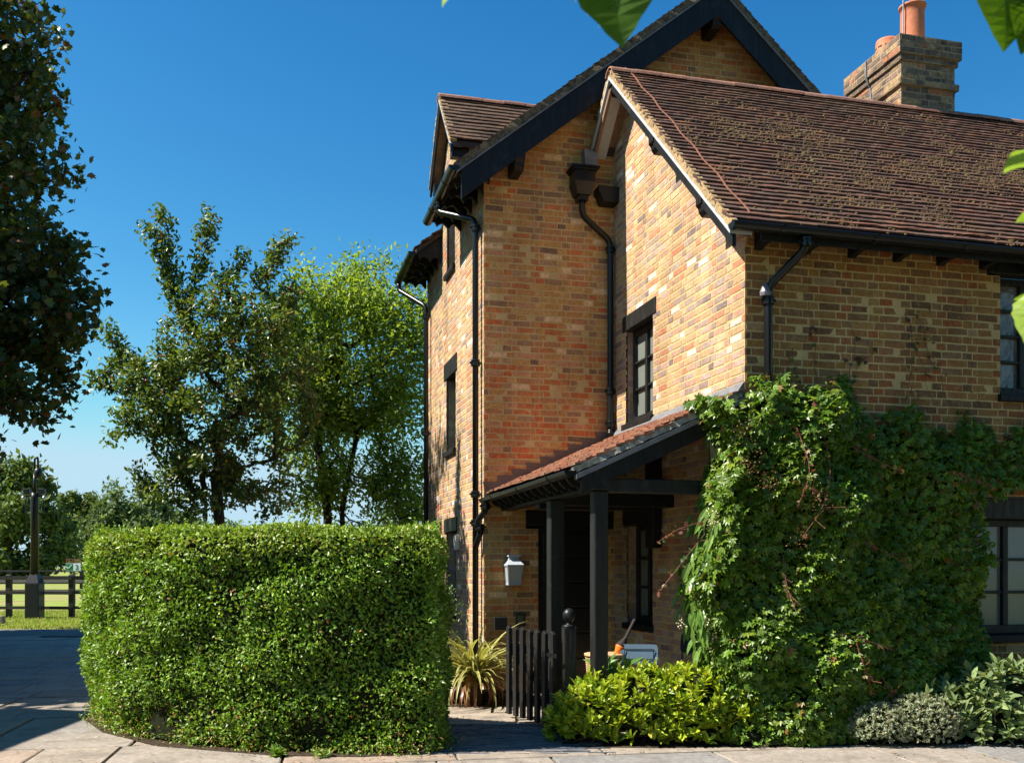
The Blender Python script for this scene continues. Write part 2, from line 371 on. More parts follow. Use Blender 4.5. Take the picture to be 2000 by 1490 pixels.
# flagstones, laid in rows turned with the drive
FROT = R(10); fc, fs = math.cos(FROT), math.sin(FROT)
FPAL = [(.275, .23, .185, 3), (.26, .225, .19, 3), (.225, .205, .185, 2), (.30, .25, .195, 1.5), (.205, .195, .185, 1.5), (.28, .215, .165, .7)]
def slab_shape():
    j = lambda: rng.uniform(-.010, .010)
    V = [(0 + abs(j()), 0 + abs(j()), 0), (1 - abs(j()), abs(j()), 0), (1 - abs(j()), 1 - abs(j()), 0), (abs(j()), 1 - abs(j()), 0)]
    B = [(x, y, -1) for x, y, z in V]; c = .008
    T = [(x + (c if x < .5 else -c), y + (c if y < .5 else -c), 0) for x, y, z in V]; Md = [(x, y, -.12) for x, y, z in V]
    VV = B + Md + T; F = []
    for k in (0, 4):
        for i in range(4): F.append([k + i, k + (i + 1) % 4, k + 4 + (i + 1) % 4, k + 4 + i])
    F.append([8, 9, 10, 11]); return np.array(VV), np.array(F)
FSH = [slab_shape() for _ in range(6)]
fm, fscore = [], []
yy = 3.2
while yy < 25.5:
    d = rng.choice([.6, .75, .9, 1.05]); xx = -16 + rng.uniform(0, 1)
    while xx < 9:
        w = rng.choice([.6, .75, .9, 1.2, 1.35]); cxx, cyy = xx + w / 2, yy + d / 2
        wx, wy = fc * cxx - fs * cyy, fs * cxx + fc * cyy
        px = 1000 + 1944 * wx / max(wy, 1)
        inbed = (wy > 8.9 and wx > -3.3 and wx < 9) or (wy > 10.2 and wx > -3.6)
        if 3.5 < wy < 21.3 and -420 < px < 2750 and not inbed:
            g = .012; o = np.array([fc * (xx + g / 2) - fs * (yy + g / 2), fs * (xx + g / 2) + fc * (yy + g / 2), rng.uniform(-.004, .003)])
            tl = rng.normal(size=2) * .0025
            fm.append(mat4(np.array([fc, fs, tl[0]]) * (w - g), np.array([-fs, fc, tl[1]]) * (d - g), (0, 0, .05), o)); fscore.append(-abs(wy - 8))
        xx += w
    yy += d
pieces(joint_bed, 'flagstone', 'far_flagstones', 'flag', FSH, fm, pal_pick(FPAL, len(fm)), FPAL, fscore, 300)
# planted bed in front of the house, and the ground inside the gate
bed = MB()
bed.add([(x, y, .004) for x, y in [(.42, 8.28), (1.2, 8.22), (2.4, 8.3), (3.6, 8.42), (9, 8.7), (9, 10.6), (2.3, 9.0), (1.0, 8.65), (.45, 9.0)]], [list(range(9))])
tag(bed.build('flower_bed', 'soil'), kind='structure')
hb = MB(); hb.add([(x, y, .003) for x, y in [(-.6, 8.0), (-.62, 9.6), (-2, 10.2), (-3, 11.6), (-4.2, 11.6), (-4.28, 9.9), (-3.7, 9.0), (-2.95, 8.3), (-1.9, 7.9), (-1.2, 7.85)]], [list(range(10))[::-1]])
tag(hb.build('hedge_bed', 'soil'), kind='structure')
# path: slate-on-edge strip, then flags
path = MB(); path.box(-3.4, 2.8, 8.9, 16, -.06, -.012); path = path.build('path', 'joint'); path['kind'] = 'structure'
sp = [(.10, .11, .13, 2), (.14, .14, .15, 2), (.17, .16, .15, 1), (.08, .085, .1, 1)]
sm, ss_ = [], []
BOXS = []
for _ in range(4):
    V = np.array([(0, 0, -1), (1, 0, -1), (1, 1, -1), (0, 1, -1), (0, 0, 0), (1, 0, 0), (1, 1, 0), (0, 1, 0)], float); V[4:, 2] += rng.uniform(-.15, .15, 4); V[:, :2] += rng.uniform(-.03, .03, (8, 2)); BOXS.append((V, np.array(BOXF)))
y0 = 7.98
while y0 < 9.42:
    d = rng.uniform(.028, .05); x0 = -.75 + rng.uniform(-.2, 0)
    while x0 < .62:
        w = rng.uniform(.14, .42); sm.append(mat4((w - .008, 0, 0), (0, d - .008, 0), (0, 0, .03), (x0, y0, .004 + rng.uniform(-.006, .006)))); x0 += w
    y0 += d
slate = part_empty('slate_path', None); tag(slate, 'narrow slate pieces laid on edge across the path before the gate', 'path')
slate.location = (0, 0, 0)
pieces(slate, 'slate_piece', 'slate_pieces', 'slate_sett', BOXS, sm, pal_pick(sp, len(sm)), sp, [0] * len(sm), 0)
pf, ps = [], []
for (x0, x1, y0, y1) in [(-.72, .05, 9.44, 10.15), (.06, 1.0, 9.44, 10.2), (-.74, -.2, 10.16, 10.6), (-.19, .9, 10.21, 10.6), (-1.6, -.75, 9.9, 10.75)]:
    pf.append(mat4((x1 - x0 - .012, 0, 0), (0, y1 - y0 - .012, 0), (0, 0, .06), (x0, y0, .01))); ps.append(1)
pieces(path, 'flagstone', 'x', 'flag', FSH, pf, [3, 0, 3, 3, 0], FPAL, ps, 50)

# ================================================================== THE HOUSE (local axes: x along the front, y away from the camera)
HT = R(14.29); C0 = np.array([1.2375, 12.1499]); hv = np.array([math.cos(HT), math.sin(HT)]); hu = np.array([-math.sin(HT), math.cos(HT)])
LA, BB = -1.62, -3.39
house = thing('brick_house', 'yellow stock brick house with dark tiled gables, black timbers and tiled side porch', 'house', (C0[0], C0[1], 0), HT)
def to_world(a, b): return C0 + a * hv + b * hu
BPAL = [(0.342, 0.182, 0.06, 3.0), (0.318, 0.157, 0.055, 3.0), (0.361, 0.199, 0.072, 1.6), (0.318, 0.118, 0.045, 1.9), (0.355, 0.112, 0.04, 0.8), (0.325, 0.155, 0.072, 1.8), (0.192, 0.103, 0.05, 1.3), (0.229, 0.12, 0.057, 1.6), (0.252, 0.143, 0.07, 1.2), (0.289, 0.137, 0.057, 2.2), (0.403, 0.259, 0.133, 0.3), (0.168, 0.095, 0.05, 0.4)]  # wing front: same brick, shade painted in as a darker, yellower tone
BPALB = [(0.459, 0.316, 0.175, 3.0), (0.45, 0.292, 0.164, 3.0), (0.482, 0.366, 0.219, 2.0), (0.466, 0.224, 0.138, 1.6), (0.475, 0.194, 0.115, 0.8), (0.475, 0.309, 0.248, 2.2), (0.275, 0.194, 0.169, 1.0), (0.333, 0.237, 0.196, 1.5), (0.374, 0.284, 0.238, 1.5), (0.416, 0.249, 0.175, 2.0), (0.618, 0.534, 0.468, 0.8), (0.216, 0.161, 0.156, 0.4)]
BPALA = [(0.547, 0.284, 0.094, 3.0), (0.535, 0.258, 0.09, 3.0), (0.579, 0.334, 0.123, 2.0), (0.558, 0.191, 0.071, 1.6), (0.568, 0.161, 0.056, 0.8), (0.568, 0.275, 0.141, 2.2), (0.3, 0.161, 0.091, 1.0), (0.377, 0.204, 0.109, 1.5), (0.433, 0.249, 0.133, 1.5), (0.49, 0.216, 0.094, 2.0), (0.759, 0.502, 0.278, 0.8), (0.221, 0.128, 0.082, 0.4)]  # front gable: same brick painted lighter and warmer in place of missing light
def brick_shape():
    V = np.array([(0, 0, -1), (1, 0, -1), (1, 1, -1), (0, 1, -1), (0, 0, 0), (1, 0, 0), (1, 1, 0), (0, 1, 0)], float)
    V[4:, 2] += rng.uniform(-.07, .03, 4); V[4:, 0] += rng.uniform(-.012, .012, 4); V[4:, 1] += rng.uniform(-.05, .05, 4); V[:4, :2] = V[4:, :2]
    # chamfered arris: inner front ring
    c = np.array([[.02, .05], [-.02, .05], [-.02, -.05], [.02, -.05]]); fr = V[4:].copy(); fr[:, :2] += c; md = V[4:].copy(); md[:, 2] -= .10
    VV = np.vstack([V[:4], md, fr]); F = []
    for k in (0, 4):
        for i in range(4): F.append([k + i, k + (i + 1) % 4, k + 4 + (i + 1) % 4, k + 4 + i])
    F.append([8, 9, 10, 11]); return VV, np.array(F)
BSH = [brick_shape() for _ in range(8)]
WALLS = []
def brick_wall(pname, O, sd, nd, bounds, z0, z1, openings, pal, vis, parent, off=0., mat='brick', mort='mortar', nobj=None, zface=None, redlow=False, back=.03):
    """O, sd, nd in local plan; bounds(z)->(smin, smax)"""
    O = np.array([*O, 0.]); sd = np.array([*sd, 0.]); nd = np.array([*nd, 0.]); Z = np.array([0, 0, 1.])
    mb = MB(); ms, cs, sc = [], [], []; k = 0; z = z0
    def seg(lo, hi, zb, zt):
        segs = [(lo, hi)]
        for (a, b, c, d) in openings:
            if zt > c + .02 and zb < d - .02:
                ns = []
                for l, h in segs:
                    if b <= l or a >= h: ns.append((l, h)); continue
                    if a > l: ns.append((l, a))
                    if b < h: ns.append((b, h))
                segs = ns
        return segs
    while z < z1 - .01:
        zt = min(z + .075, z1); lo, hi = bounds(z + .037); lo0, hi0 = bounds(z); lo1, hi1 = bounds(zt)
        if hi > lo + .02:
            for l, h in seg(lo, hi, z, zt):
                la, lb = (lo0, lo1) if l == lo else (l, l); ha, hb = (hi0, hi1) if h == hi else (h, h)
                P = [O + s_ * sd + zz * Z + nd * (off - .0004) for s_, zz in ((la, z), (ha, z), (hb, zt), (lb, zt))]
                Q = [p - nd * back for p in P]; mb.add(P + Q, [[0, 1, 2, 3], [7, 6, 5, 4], [0, 4, 5, 1], [3, 2, 6, 7]])
            pos = -0.5 + (0 if k % 2 else -.16875) + (.1125 if k % 2 else 0) + rng.uniform(-.006, .006); st = (k % 2 == 0)
            while pos < hi:
                w = .225 if st else .1125; st = not st; a, b = pos, pos + w; pos += w
                if b <= lo or a >= hi: continue
                for l, h in seg(lo, hi, z, zt):
                    aa, bb_ = max(a, l), min(b, h)
                    if bb_ - aa < .035: continue
                    aa += .0065 if aa > l + 1e-6 else 0; bb_ -= .0065 if bb_ < h - 1e-6 else 0
                    hgt = .0590 + rng.uniform(-.003, .0025)
                    pr = off + rng.uniform(.0022, .0045)
                    zz = z + .008 + rng.uniform(-.0015, .0015); o = O + aa * sd + zz * Z + nd * pr
                    tilt = rng.uniform(-.004, .004)
                    ms.append(mat4(sd * (bb_ - aa), Z * hgt + sd * tilt, nd * (.022), o))
                    s_m = (aa + bb_) / 2; wp = to_world(*(O + s_m * sd)[:2]); dpt = np.array([wp[0], wp[1], z - EYE]); dist = np.linalg.norm(dpt)
                    nw = nd[0] * hv + nd[1] * hu; fac = abs(nw @ wp) / np.linalg.norm(wp)
                    sc.append((bb_ - aa) * fac / dist ** 2 * (1 if vis(s_m, z) else 1e-6))
        z += .075; k += 1
    w = mb.build(pname, mort, parent)
    ci = pal_pick(pal, len(ms))
    if redlow:
        for i in range(len(ms)):
            zz = ms[i][2, 3]
            if 2.2 < zz < 4.4 and rng.random() < .42 * (1 - abs(zz - 3.2) / 1.3): ci[i] = rng.choice([3, 4, 9])
    WALLS.append((w, mat, ms, ci, pal, sc)); return w
# --- front gable wall (A)
ZA, MA_L, MA_R, APX = 6.30, .79, .90, 1.22
def bA(z):
    lo = 0 if z < ZA else (z - ZA) / MA_L
    zap = ZA + MA_L * (APX - LA); hi = (APX - LA) + (zap - z) / MA_R
    if z < 6.35: hi = min(hi, -LA)
    return lo, hi
openA = [(-.954 - LA, -.06 - LA, 0, 1.98), (-1.107 - LA, 0.2 - LA, 1.98, 2.17)]
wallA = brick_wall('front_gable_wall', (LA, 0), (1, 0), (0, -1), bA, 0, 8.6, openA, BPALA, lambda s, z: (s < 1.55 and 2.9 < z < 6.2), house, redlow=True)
# --- side wall (L)
def bL(z):
    if z < 6.25: return 0, 4.04
    if z < 7.1: return 1.5, 2.66
    h = .58 - (z - 7.1) / 1.1; return 2.08 - h, 2.08 + h
openL = [(1.72, 2.42, .85, 1.98), (1.62, 2.55, 1.98, 2.17), (1.72, 2.42, 3.11, 4.13), (1.62, 2.55, 4.13, 4.37), (1.77, 2.38, 5.6, 6.55)]
wallL = brick_wall('side_wall', (LA, 0), (0, 1), (-1, 0), bL, 0, 7.75, openL, BPALB, lambda s, z: False, house)
# --- wing gable wall (B), s = b - BB
WM = .905; RZ, RB = 7.17, -.684          # wing roof slope, ridge height and ridge position
def bB(z):
    lo = 0 if z < 4.66 else (z - 4.66) / WM
    zr = 4.66 + WM * (RB - BB); hi = min(-BB, (RB - BB) + (zr - z) / WM)
    return lo, hi
openB = [(-1.262 - BB, -.42 - BB, 3.17, 4.26), (-1.355 - BB, -.335 - BB, 4.26, 4.445), (-1.254 - BB, -.44 - BB, .85, 1.98), (-1.46 - BB, -.352 - BB, 1.98, 2.18)]
wallB = brick_wall('wing_gable_wall', (0, BB), (0, 1), (-1, 0), bB, 0, 7.1, openB, BPALB, lambda s, z: 3.2 < z < 4.4 and s < 1.9, house)
# --- wing front wall (C)
openC = [(2.68, 3.9, 3.15, 4.29), (2.53, 4.05, 4.29, 4.46), (2.42, 3.9, .85, 1.95), (2.25, 4.05, 1.95, 2.16)]
wallC = brick_wall('wing_front_wall', (0, BB), (1, 0), (0, -1), lambda z: (0, 6.2), 0, 4.62, openC, BPAL, lambda s, z: z > 3.15 and s < 2.95, house)
# far end / back walls so that nothing is open
bk = MB(); bk.box(LA + .4, LA + .44, .02, 4.02, 0, 6.2); bk.box(LA + .02, 4.0, 4.0, 4.04, 0, 6.2); bk.box(6.16, 6.2, BB + .03, 2, 0, 4.6); bk.box(4.0, 4.04, 0.02, 4.0, 0, 6.2)
bk.box(.03, 6.16, BB + .03, -.02, 2.5, 2.6)
bk.build('rear_wall', 'render_wall', house)
# bricks: the 300 that show largest as parts, the rest joined per wall
allsc = np.concatenate([np.array(w[5]) for w in WALLS]); thr = np.sort(allsc)[-300]
for w, mt, ms, ci, pal, sc in WALLS:
    pieces(w, 'brick', 'brickwork', mt, BSH, ms, ci, pal, sc, int((np.array(sc) >= thr).sum()))

# --- windows, lintels, sills
def window(O, sd, nd, s0, s1, z0, z1, cols, rows, recess=.10, pane='pane', lint=None, sill=True, parent=house, fw=.065, label=None, lmat='timber_satin'):
    O = np.array([*O, 0.]); sd = np.array([*sd, 0.]); nd = np.array([*nd, 0.]); Z = np.array([0, 0, 1.])
    def bx(mb, a, b, c, d, n0, n1, col=None):
        mb.add([O + s * sd + z * Z + n * nd for n in (n0, n1) for s, z in ((a, c), (b, c), (b, d), (a, d))], BOXF, col); return mb
    f = MB(); r = -recess; dp = .06
    bx(f, s0, s0 + fw, z0, z1, r - dp, r); bx(f, s1 - fw, s1, z0, z1, r - dp, r); bx(f, s0 + fw, s1 - fw, z1 - fw, z1, r - dp, r - .001); bx(f, s0 + fw, s1 - fw, z0, z0 + fw * 1.3, r - dp, r - .001)
    iw, ih = (s1 - s0 - 2 * fw), (z1 - z0 - 2.3 * fw); cw = iw / cols; ch = ih / rows; g = .028; zb = z0 + 1.3 * fw
    for i in range(1, cols): bx(f, s0 + fw + i * cw - .03, s0 + fw + i * cw + .03, zb, z1 - fw, r - dp + .004, r + .006)
    for j in range(1, rows): bx(f, s0 + fw, s1 - fw, zb + j * ch - g / 2, zb + j * ch + g / 2, r - dp + .004, r - .004)
    w = f.build('window', lmat, parent, bevel=.006)
    if label: w['label'] = label
    for i in range(cols):
        for j in range(rows):
            p = bx(MB(), s0 + fw + i * cw + (.03 if i else 0), s0 + fw + (i + 1) * cw - (.03 if i < cols - 1 else 0), zb + j * ch + (g / 2 if j else 0), zb + (j + 1) * ch - (g / 2 if j < rows - 1 else 0), r - dp + .014, r - dp + .022)
            p.build('pane', pane, w)
    # brick reveals and dark room behind
    for (a, b) in ((s0 - .001, s0 - .03), (s1 + .001, s1 + .03)):
        rv = MB(); zz = z0
        while zz < z1 - .01:
            zt = min(zz + .075, z1); c = BPALB[rng.choice([0, 1, 2, 5, 7, 9])][:3]; bx(rv, min(a, b), max(a, b), zz, zt, -recess - .05, -.03, c); zz = zt
        rv.build('reveal', 'brick', w, colattr=True)
    dk = MB(); bx(dk, s0 - .03, s1 + .03, z0 - .03, z1 + .03, r - dp - .05, r - dp - .03); dk.build('blind', 'pane', w)
    if sill:
        s_ = bx(MB(), s0 - .03, s1 + .03, z0 - .075, z0 - .004, -.15, .05); s_.build('sill', 'timber', w, bevel=.008)
    if lint:
        a, b, c, d = lint; l_ = bx(MB(), a, b, c + .004, d - .004, -.12, .016); l_.build('lintel', lmat, w, bevel=.008)
    return w
WB = ((0, BB), (0, 1), (-1, 0))
window(*WB, -1.262 - BB, -.42 - BB, 3.17, 4.26, 2, 3, recess=.09, lint=(-1.355 - BB, -.335 - BB, 4.26, 4.445))
window(*WB, -1.254 - BB, -.44 - BB, .85, 1.98, 2, 3, recess=.12, lint=(-1.46 - BB, -.352 - BB, 1.98, 2.18))
WL = ((LA, 0), (0, 1), (-1, 0))
window(*WL, 1.72, 2.42, 3.11, 4.13, 2, 3, recess=.12, pane='pane_dark', lint=(1.62, 2.55, 4.13, 4.37))
window(*WL, 1.72, 2.42, .85, 1.98, 2, 3, recess=.12, pane='pane_dark', lint=(1.62, 2.55, 1.98, 2.17))
window(*WL, 1.77, 2.38, 5.6, 6.55, 2, 2, recess=.10, pane='pane_dark')
WC = ((0, BB), (1, 0), (0, -1))
window(*WC, 2.68, 3.9, 3.15, 4.29, 4, 4, recess=.10, pane='pane_wavy', lint=(2.53, 4.05, 4.29, 4.46))
window(*WC, 2.42, 3.9, .85, 1.95, 4, 3, recess=.10, pane='pane', lint=(2.25, 4.05, 1.95, 2.16))
# door in the porch
dr = MB(); dr.box(-.905, -.109, .07, .11, 0.02, 1.93); door = dr.build('door', 'door', house)
for i in range(6):
    MB().box(-.88, -.13, .05, .071, .1 + i * .305, .1 + i * .305 + .285).build('board', 'door', door, bevel=.008)
MB().lathe((-.72, .05, .80), [(.012, 0), (.012, .03), (.034, .035), (.036, .055), (.02, .07), (.004, .074)], 14, (0, -1, 0)).build('knob', 'brass', door, smooth=True)
MB().lathe((-.55, .05, .80), [(.03, 0), (.03, .012), (.006, .02)], 12, (0, -1, 0)).build('lock', 'brass', door)
fr = MB(); fr.box(-.953, -.905, .04, .12, 0, 1.979); fr.box(-.109, -.061, .04, .12, 0, 1.979); fr.box(-.905, -.109, .041, .12, 1.93, 1.979); fr.build('door_frame', 'timber', house)
MB().box(-1.107, -.001, -.018, .1, 1.985, 2.165).build('lintel', 'timber', house, bevel=.006)
mbx = MB(); mbx.box(-.95, -.05, .14, .2, 0, 2); mbx.build('door_backing', 'door', house)

# --- roofs
TPAL = [(0.106, 0.054, 0.04, 4), (0.09, 0.047, 0.037, 4), (0.121, 0.058, 0.04, 3), (0.076, 0.044, 0.035, 3), (0.154, 0.072, 0.042, 0.7), (0.099, 0.061, 0.047, 1.5)]
TPAL_M = [(0.1, 0.063, 0.043, 3), (0.084, 0.052, 0.037, 3), (0.112, 0.07, 0.044, 2), (0.096, 0.056, 0.037, 2), (0.076, 0.05, 0.037, 2)]
TPAL_P = [(0.284, 0.128, 0.075, 3), (0.249, 0.11, 0.069, 3), (0.31, 0.145, 0.088, 2), (0.224, 0.106, 0.07, 1.5), (0.198, 0.101, 0.07, 1), (0.267, 0.158, 0.106, 1)]
def tile_shape():
    # x across 0..1, y up-slope 0..1, z thickness 0..1 ; cambered across
    j = lambda a: rng.uniform(-a, a); xs = (0, .5, 1); cam_ = rng.uniform(.0, .10); V = []; ty = [j(.005), j(.003), j(.005)]; ch = rng.uniform(.0, .004)
    for y in (0, 1):
        for z in (0, 1):
            for k, x in enumerate(xs): V.append((x, y + (ty[k] + ch * (k != 1) if y == 0 else 0), z + cam_ * (1 - (2 * x - 1) ** 2)))
    # idx: y0z0:0-2, y0z1:3-5, y1z0:6-8, y1z1:9-11
    F = [[3, 4, 10, 9], [4, 5, 11, 10], [0, 1, 4, 3], [1, 2, 5, 4], [0, 3, 9, 6], [2, 8, 11, 5], [0, 6, 7, 1], [1, 7, 8, 2]]
    return np.array(V), np.array(F)
TSH = [tile_shape() for _ in range(8)]
def tile_roof(parent, O, ad, ud, nd, length, slope_len, pal, mat, score, nobj, gauge=.1, w=.165, keep=None, rough_=1.):
    O, ad, ud, nd = [np.asarray(x, float) for x in (O, ad, ud, nd)]; ms, sc = [], []; rows = int(slope_len / gauge); 
    sag = rng.normal(size=rows + 2) * .0015
    for i in range(rows):
        x = -(w / 2 if i % 2 else 0)
        while x < length - .01:
            a, b = max(x, 0), min(x + w, length); x += w
            if b - a < .03: continue
            y = i * gauge + rng.normal() * .0035 * rough_ - (.02 * rng.random() if rng.random() < .015 else 0)
            if keep and not keep((a + b) / 2, y): continue
            tail = .020 + rng.normal() * .0011 * rough_ + sag[i]; T = .185; tw = rng.normal() * .0025 * rough_
            yd = ud * T + nd * (-.0335 + rng.normal() * .0006); ax_ = ad + nd * tw; ax_ = ax_ - ud * (ax_ @ yd) / (ud @ yd); xd = ax_ * (b - a - .002); zd = np.cross(xd, yd); zd = zd / np.linalg.norm(zd)
            if zd @ nd < 0: zd = -zd
            ms.append(mat4(xd, yd, zd * .018, O + ad * a + ud * y + nd * tail)); sc.append(score(i, (a + b) / 2))
    pieces(parent, 'roof_tile', 'roof_tiles', mat, TSH, ms, pal_pick(pal, len(ms)), pal, sc, nobj, jit=.2)
WC_, WS_ = math.cos(math.atan(WM)), math.sin(math.atan(WM))
EB, EZ = -3.69, 4.45; OV = -.30; WLEN = 7.3
wing_roof = MB()
n_t = np.array([0, -WS_, WC_])
def slope_pt(b): return EZ + WM * (b - EB)
zr = slope_pt(RB)
th = .05
wing_roof.extrude([(EB, EZ - .012), (RB, zr - .012), (.02, zr - .012 - WM * (.02 - RB)), (.02, zr - .012 - WM * (.02 - RB) - th), (RB, zr - .012 - th), (EB, EZ - .012 - th)], (OV + .03, 0, 0), (OV + WLEN, 0, 0), (0, 1, 0), (0, 0, 1))
wing_roof = wing_roof.build('wing_roof', 'roof_base', house)
tile_roof(wing_roof, (OV, EB, EZ), (1, 0, 0), (0, WC_, WS_), (0, -WS_, WC_), WLEN, (RB - EB) / WC_ - .03, TPAL, 'tile', lambda i, x: -i * 1.0 - 3 * max(0, x - 4.2), 300)
tile_roof(wing_roof, (OV + WLEN, .05, zr - WM * (.05 - RB)), (-1, 0, 0), (0, -WC_, WS_), (0, WS_, WC_), WLEN, (.05 - RB) / WC_ - .03, TPAL, 'tile', lambda i, x: 0, 0)
def ridge(parent, p0, d, n, L=.30, r=.10, drop=.065, pal=((.23, .105, .07), (.26, .125, .08), (.20, .10, .07), (.28, .145, .10))):
    p0 = np.asarray(p0, float); d = np.asarray(d, float); side = np.cross(d, (0, 0, 1.))
    meshes = []
    for c in pal:
        mb = MB(); k = 9; poly = [(r * math.cos(math.pi * i / (k - 1)) * 1.15, r * .8 * math.sin(math.pi * i / (k - 1))) for i in range(k)] + [((r - .018) * math.cos(math.pi * i / (k - 1)) * 1.15, (r - .018) * .8 * math.sin(math.pi * i / (k - 1))) for i in range(k - 1, -1, -1)]
        V = [(s * L - (.0 if s else 0), a, b) for s in (0, 1) for a, b in poly]; m_ = len(poly)
        F = [[i, i + 1, m_ + i + 1, m_ + i] for i in range(m_ - 1)] + [[i, 2 * k - 1 - i, 2 * k - 2 - i, i + 1] for i in range(k - 1)] + [[m_ + i, m_ + i + 1, m_ + 2 * k - 2 - i, m_ + 2 * k - 1 - i] for i in range(k - 1)]
        meshes.append(mesh_from('ridge_tile', V, F, 'ridge_clay', np.tile(c, (len(V), 1)), smooth=False))
    for i in range(n):
        o = link('ridge_tile', meshes[rng.integers(len(meshes))], parent); q = p0 + d * (i * (L + .006)) + np.array([0, 0, -drop + rng.normal() * .003])
        o.matrix_local = Matrix(mat4(d, side * -1, (0, 0, 1), q).tolist())
ridge(wing_roof, (OV - .01, RB, zr + .03), (1, 0, 0), 24)
# moss cushions on the wing roof
def moss(parent, O, ad, ud, nd, pts, smin, smax, name='moss_cushions'):
    O, ad, ud, nd = [np.asarray(x, float) for x in (O, ad, ud, nd)]
    base = []
    ph = [(0, 1)] ; 
    ico = [(0, 0, 1)] + [(math.cos(R(72 * i)) * .7, math.sin(R(72 * i)) * .7, .62) for i in range(5)] + [(math.cos(R(72 * i + 36)), math.sin(R(72 * i + 36)), -.1) for i in range(5)]
    F = [(0, 1 + i, 1 + (i + 1) % 5) for i in range(5)] + [(1 + i, 6 + i, 1 + (i + 1) % 5) for i in range(5)] + [(1 + (i + 1) % 5, 6 + i, 6 + (i + 1) % 5) for i in range(5)]
    T = np.array(ico); VV, FF, CC = [], [], []; mp = np.array([(.19, .128, .06), (.16, .108, .055), (.22, .15, .07), (.13, .09, .05), (.22, .17, .07)]) * .56
    for k, (x, y) in enumerate(pts):
        s = rng.uniform(smin, smax) * (1.6 if rng.random() < .06 else 1); t = T * (1 + rng.normal(size=T.shape) * .18) * s; t[:, 2] *= .55
        V = O + np.outer(t[:, 0], ad) + np.outer(t[:, 1], ud) + np.outer(t[:, 2], nd) + ad * x + ud * y + nd * .028
        VV.append(V); FF.append(np.array(F) + k * len(T)); CC.append(np.tile(mp[rng.integers(5)] * rng.uniform(.7, 1.25), (len(T), 1)))
    o = link(name, mesh_from(name, np.vstack(VV), np.vstack(FF), 'moss', np.vstack(CC), smooth=True), parent); o['kind'] = 'stuff'
def moss_pts(n, length, h, dens):
    out = []
    while len(out) < n:
        x, y = rng.uniform(.25, length), rng.uniform(.05, h)
        if rng.random() > dens(x, y): continue
        for _ in range(int(rng.integers(1, 4)) if rng.random() < .55 else int(rng.integers(8, 34))):
            xx, yy_ = x + rng.normal() * .075, y + rng.normal() * .055
            if .2 < xx < length and .03 < yy_ < h: out.append((xx, math.floor(yy_ / .1) * .1 + rng.normal() * .012 - .012))
    return out
def dens(x, y):
    v = .5 + .5 * math.sin(x * 2.1 + 1.3 * math.sin(y * 1.7)) * math.cos(y * 1.9 + x * .6)
    band = math.exp(-((y - 1.9 + .05 * x) / 1.1) ** 2)
    c2 = .5 + .5 * math.sin(x * 6.3 + 2 * math.sin(y * 4.1)) * math.cos(y * 5.7 - x * 1.9); return min(1, (.04 + v ** 1.6 * (.25 + 1.2 * c2 ** 2)) * band * (1 if x > .8 else .35) + .015)
moss(wing_roof, (OV, EB, EZ), (1, 0, 0), (0, WC_, WS_), (0, -WS_, WC_), moss_pts(7200, 6.8, 3.9, dens), .006, .021)
# verge of the wing: tile-end mortar, pale undercloak, black bargeboard, soffit boards, purlin ends
def along(b0, z0, b1, z1, a0, a1, h0, h1):          # prism following a slope in the (y, z) plane, offset vertically by h0..h1
    return MB().extrude([(b0, z0 + h0), (b1, z1 + h0), (b1, z1 + h1), (b0, z0 + h1)], (a0, 0, 0), (a1, 0, 0), (0, 1, 0), (0, 0, 1))
zE, zR_, zBk = EZ, zr, zr - WM * (.02 - RB)
def lumpy(p0, p1, X, Y, w, h, n, amp):
    mb = MB(); p0, p1, X, Y = [np.asarray(x, float) for x in (p0, p1, X, Y)]; V = []; F = []
    for i in range(n + 1):
        p = p0 + (p1 - p0) * i / n
        for a, b in ((0, 0), (w, 0), (w, h), (0, h)): V.append(p + X * (a + (rng.normal() * amp if a == 0 else 0)) + Y * (b + rng.normal() * amp * .5))
    for i in range(n):
        for k in range(4): F.append([i * 4 + k, i * 4 + (k + 1) % 4, i * 4 + 4 + (k + 1) % 4, i * 4 + 4 + k])
    F += [[3, 2, 1, 0], [n * 4 + k for k in range(4)]]; return mb.add(V, F)
vg = part_empty('wing_verge', house)
lumpy((OV + .0, EB, zE - .06), (OV + .0, RB, zR_ - .06), (1, 0, 0), (0, -WS_, WC_), .05, .072, 70, .004).build('verge_mortar', 'verge_mortar', vg)
lumpy((OV + .0, .02, zBk - .06), (OV + .0, RB, zR_ - .06), (1, 0, 0), (0, WS_, WC_), .05, .072, 18, .004).build('verge_mortar', 'verge_mortar', vg)
along(EB - .02, zE - .018, RB, zR_, OV - .008, OV + .2, -.096, -.062).build('undercloak', 'undercloak', vg)
along(.02, zBk, RB, zR_, OV - .008, OV + .2, -.096, -.062).build('undercloak', 'undercloak', vg)
along(EB - .02, zE - .018, RB, zR_, OV + .016, OV + .05, -.205, -.097).build('bargeboard', 'timber', vg)
along(.02, zBk, RB, zR_, OV + .016, OV + .05, -.205, -.097).build('bargeboard', 'sarking', vg)
for i in range(26):                                  # soffit boards under the verge
    b0 = EB + .05 + i * .142
    if b0 > -.12: break
    b1 = min(b0 + .136, -.0)
    f = lambda b: slope_pt(b) if b < RB else zr - WM * (b - RB)
    if b0 < RB < b1: continue
    MB().extrude([(b0, f(b0) - .075), (b1, f(b1) - .075), (b1, f(b1) - .064), (b0, f(b0) - .064)], (OV + .051, 0, 0), (-.002, 0, 0), (0, 1, 0), (0, 0, 1)).build('soffit_board', 'sarking', vg)
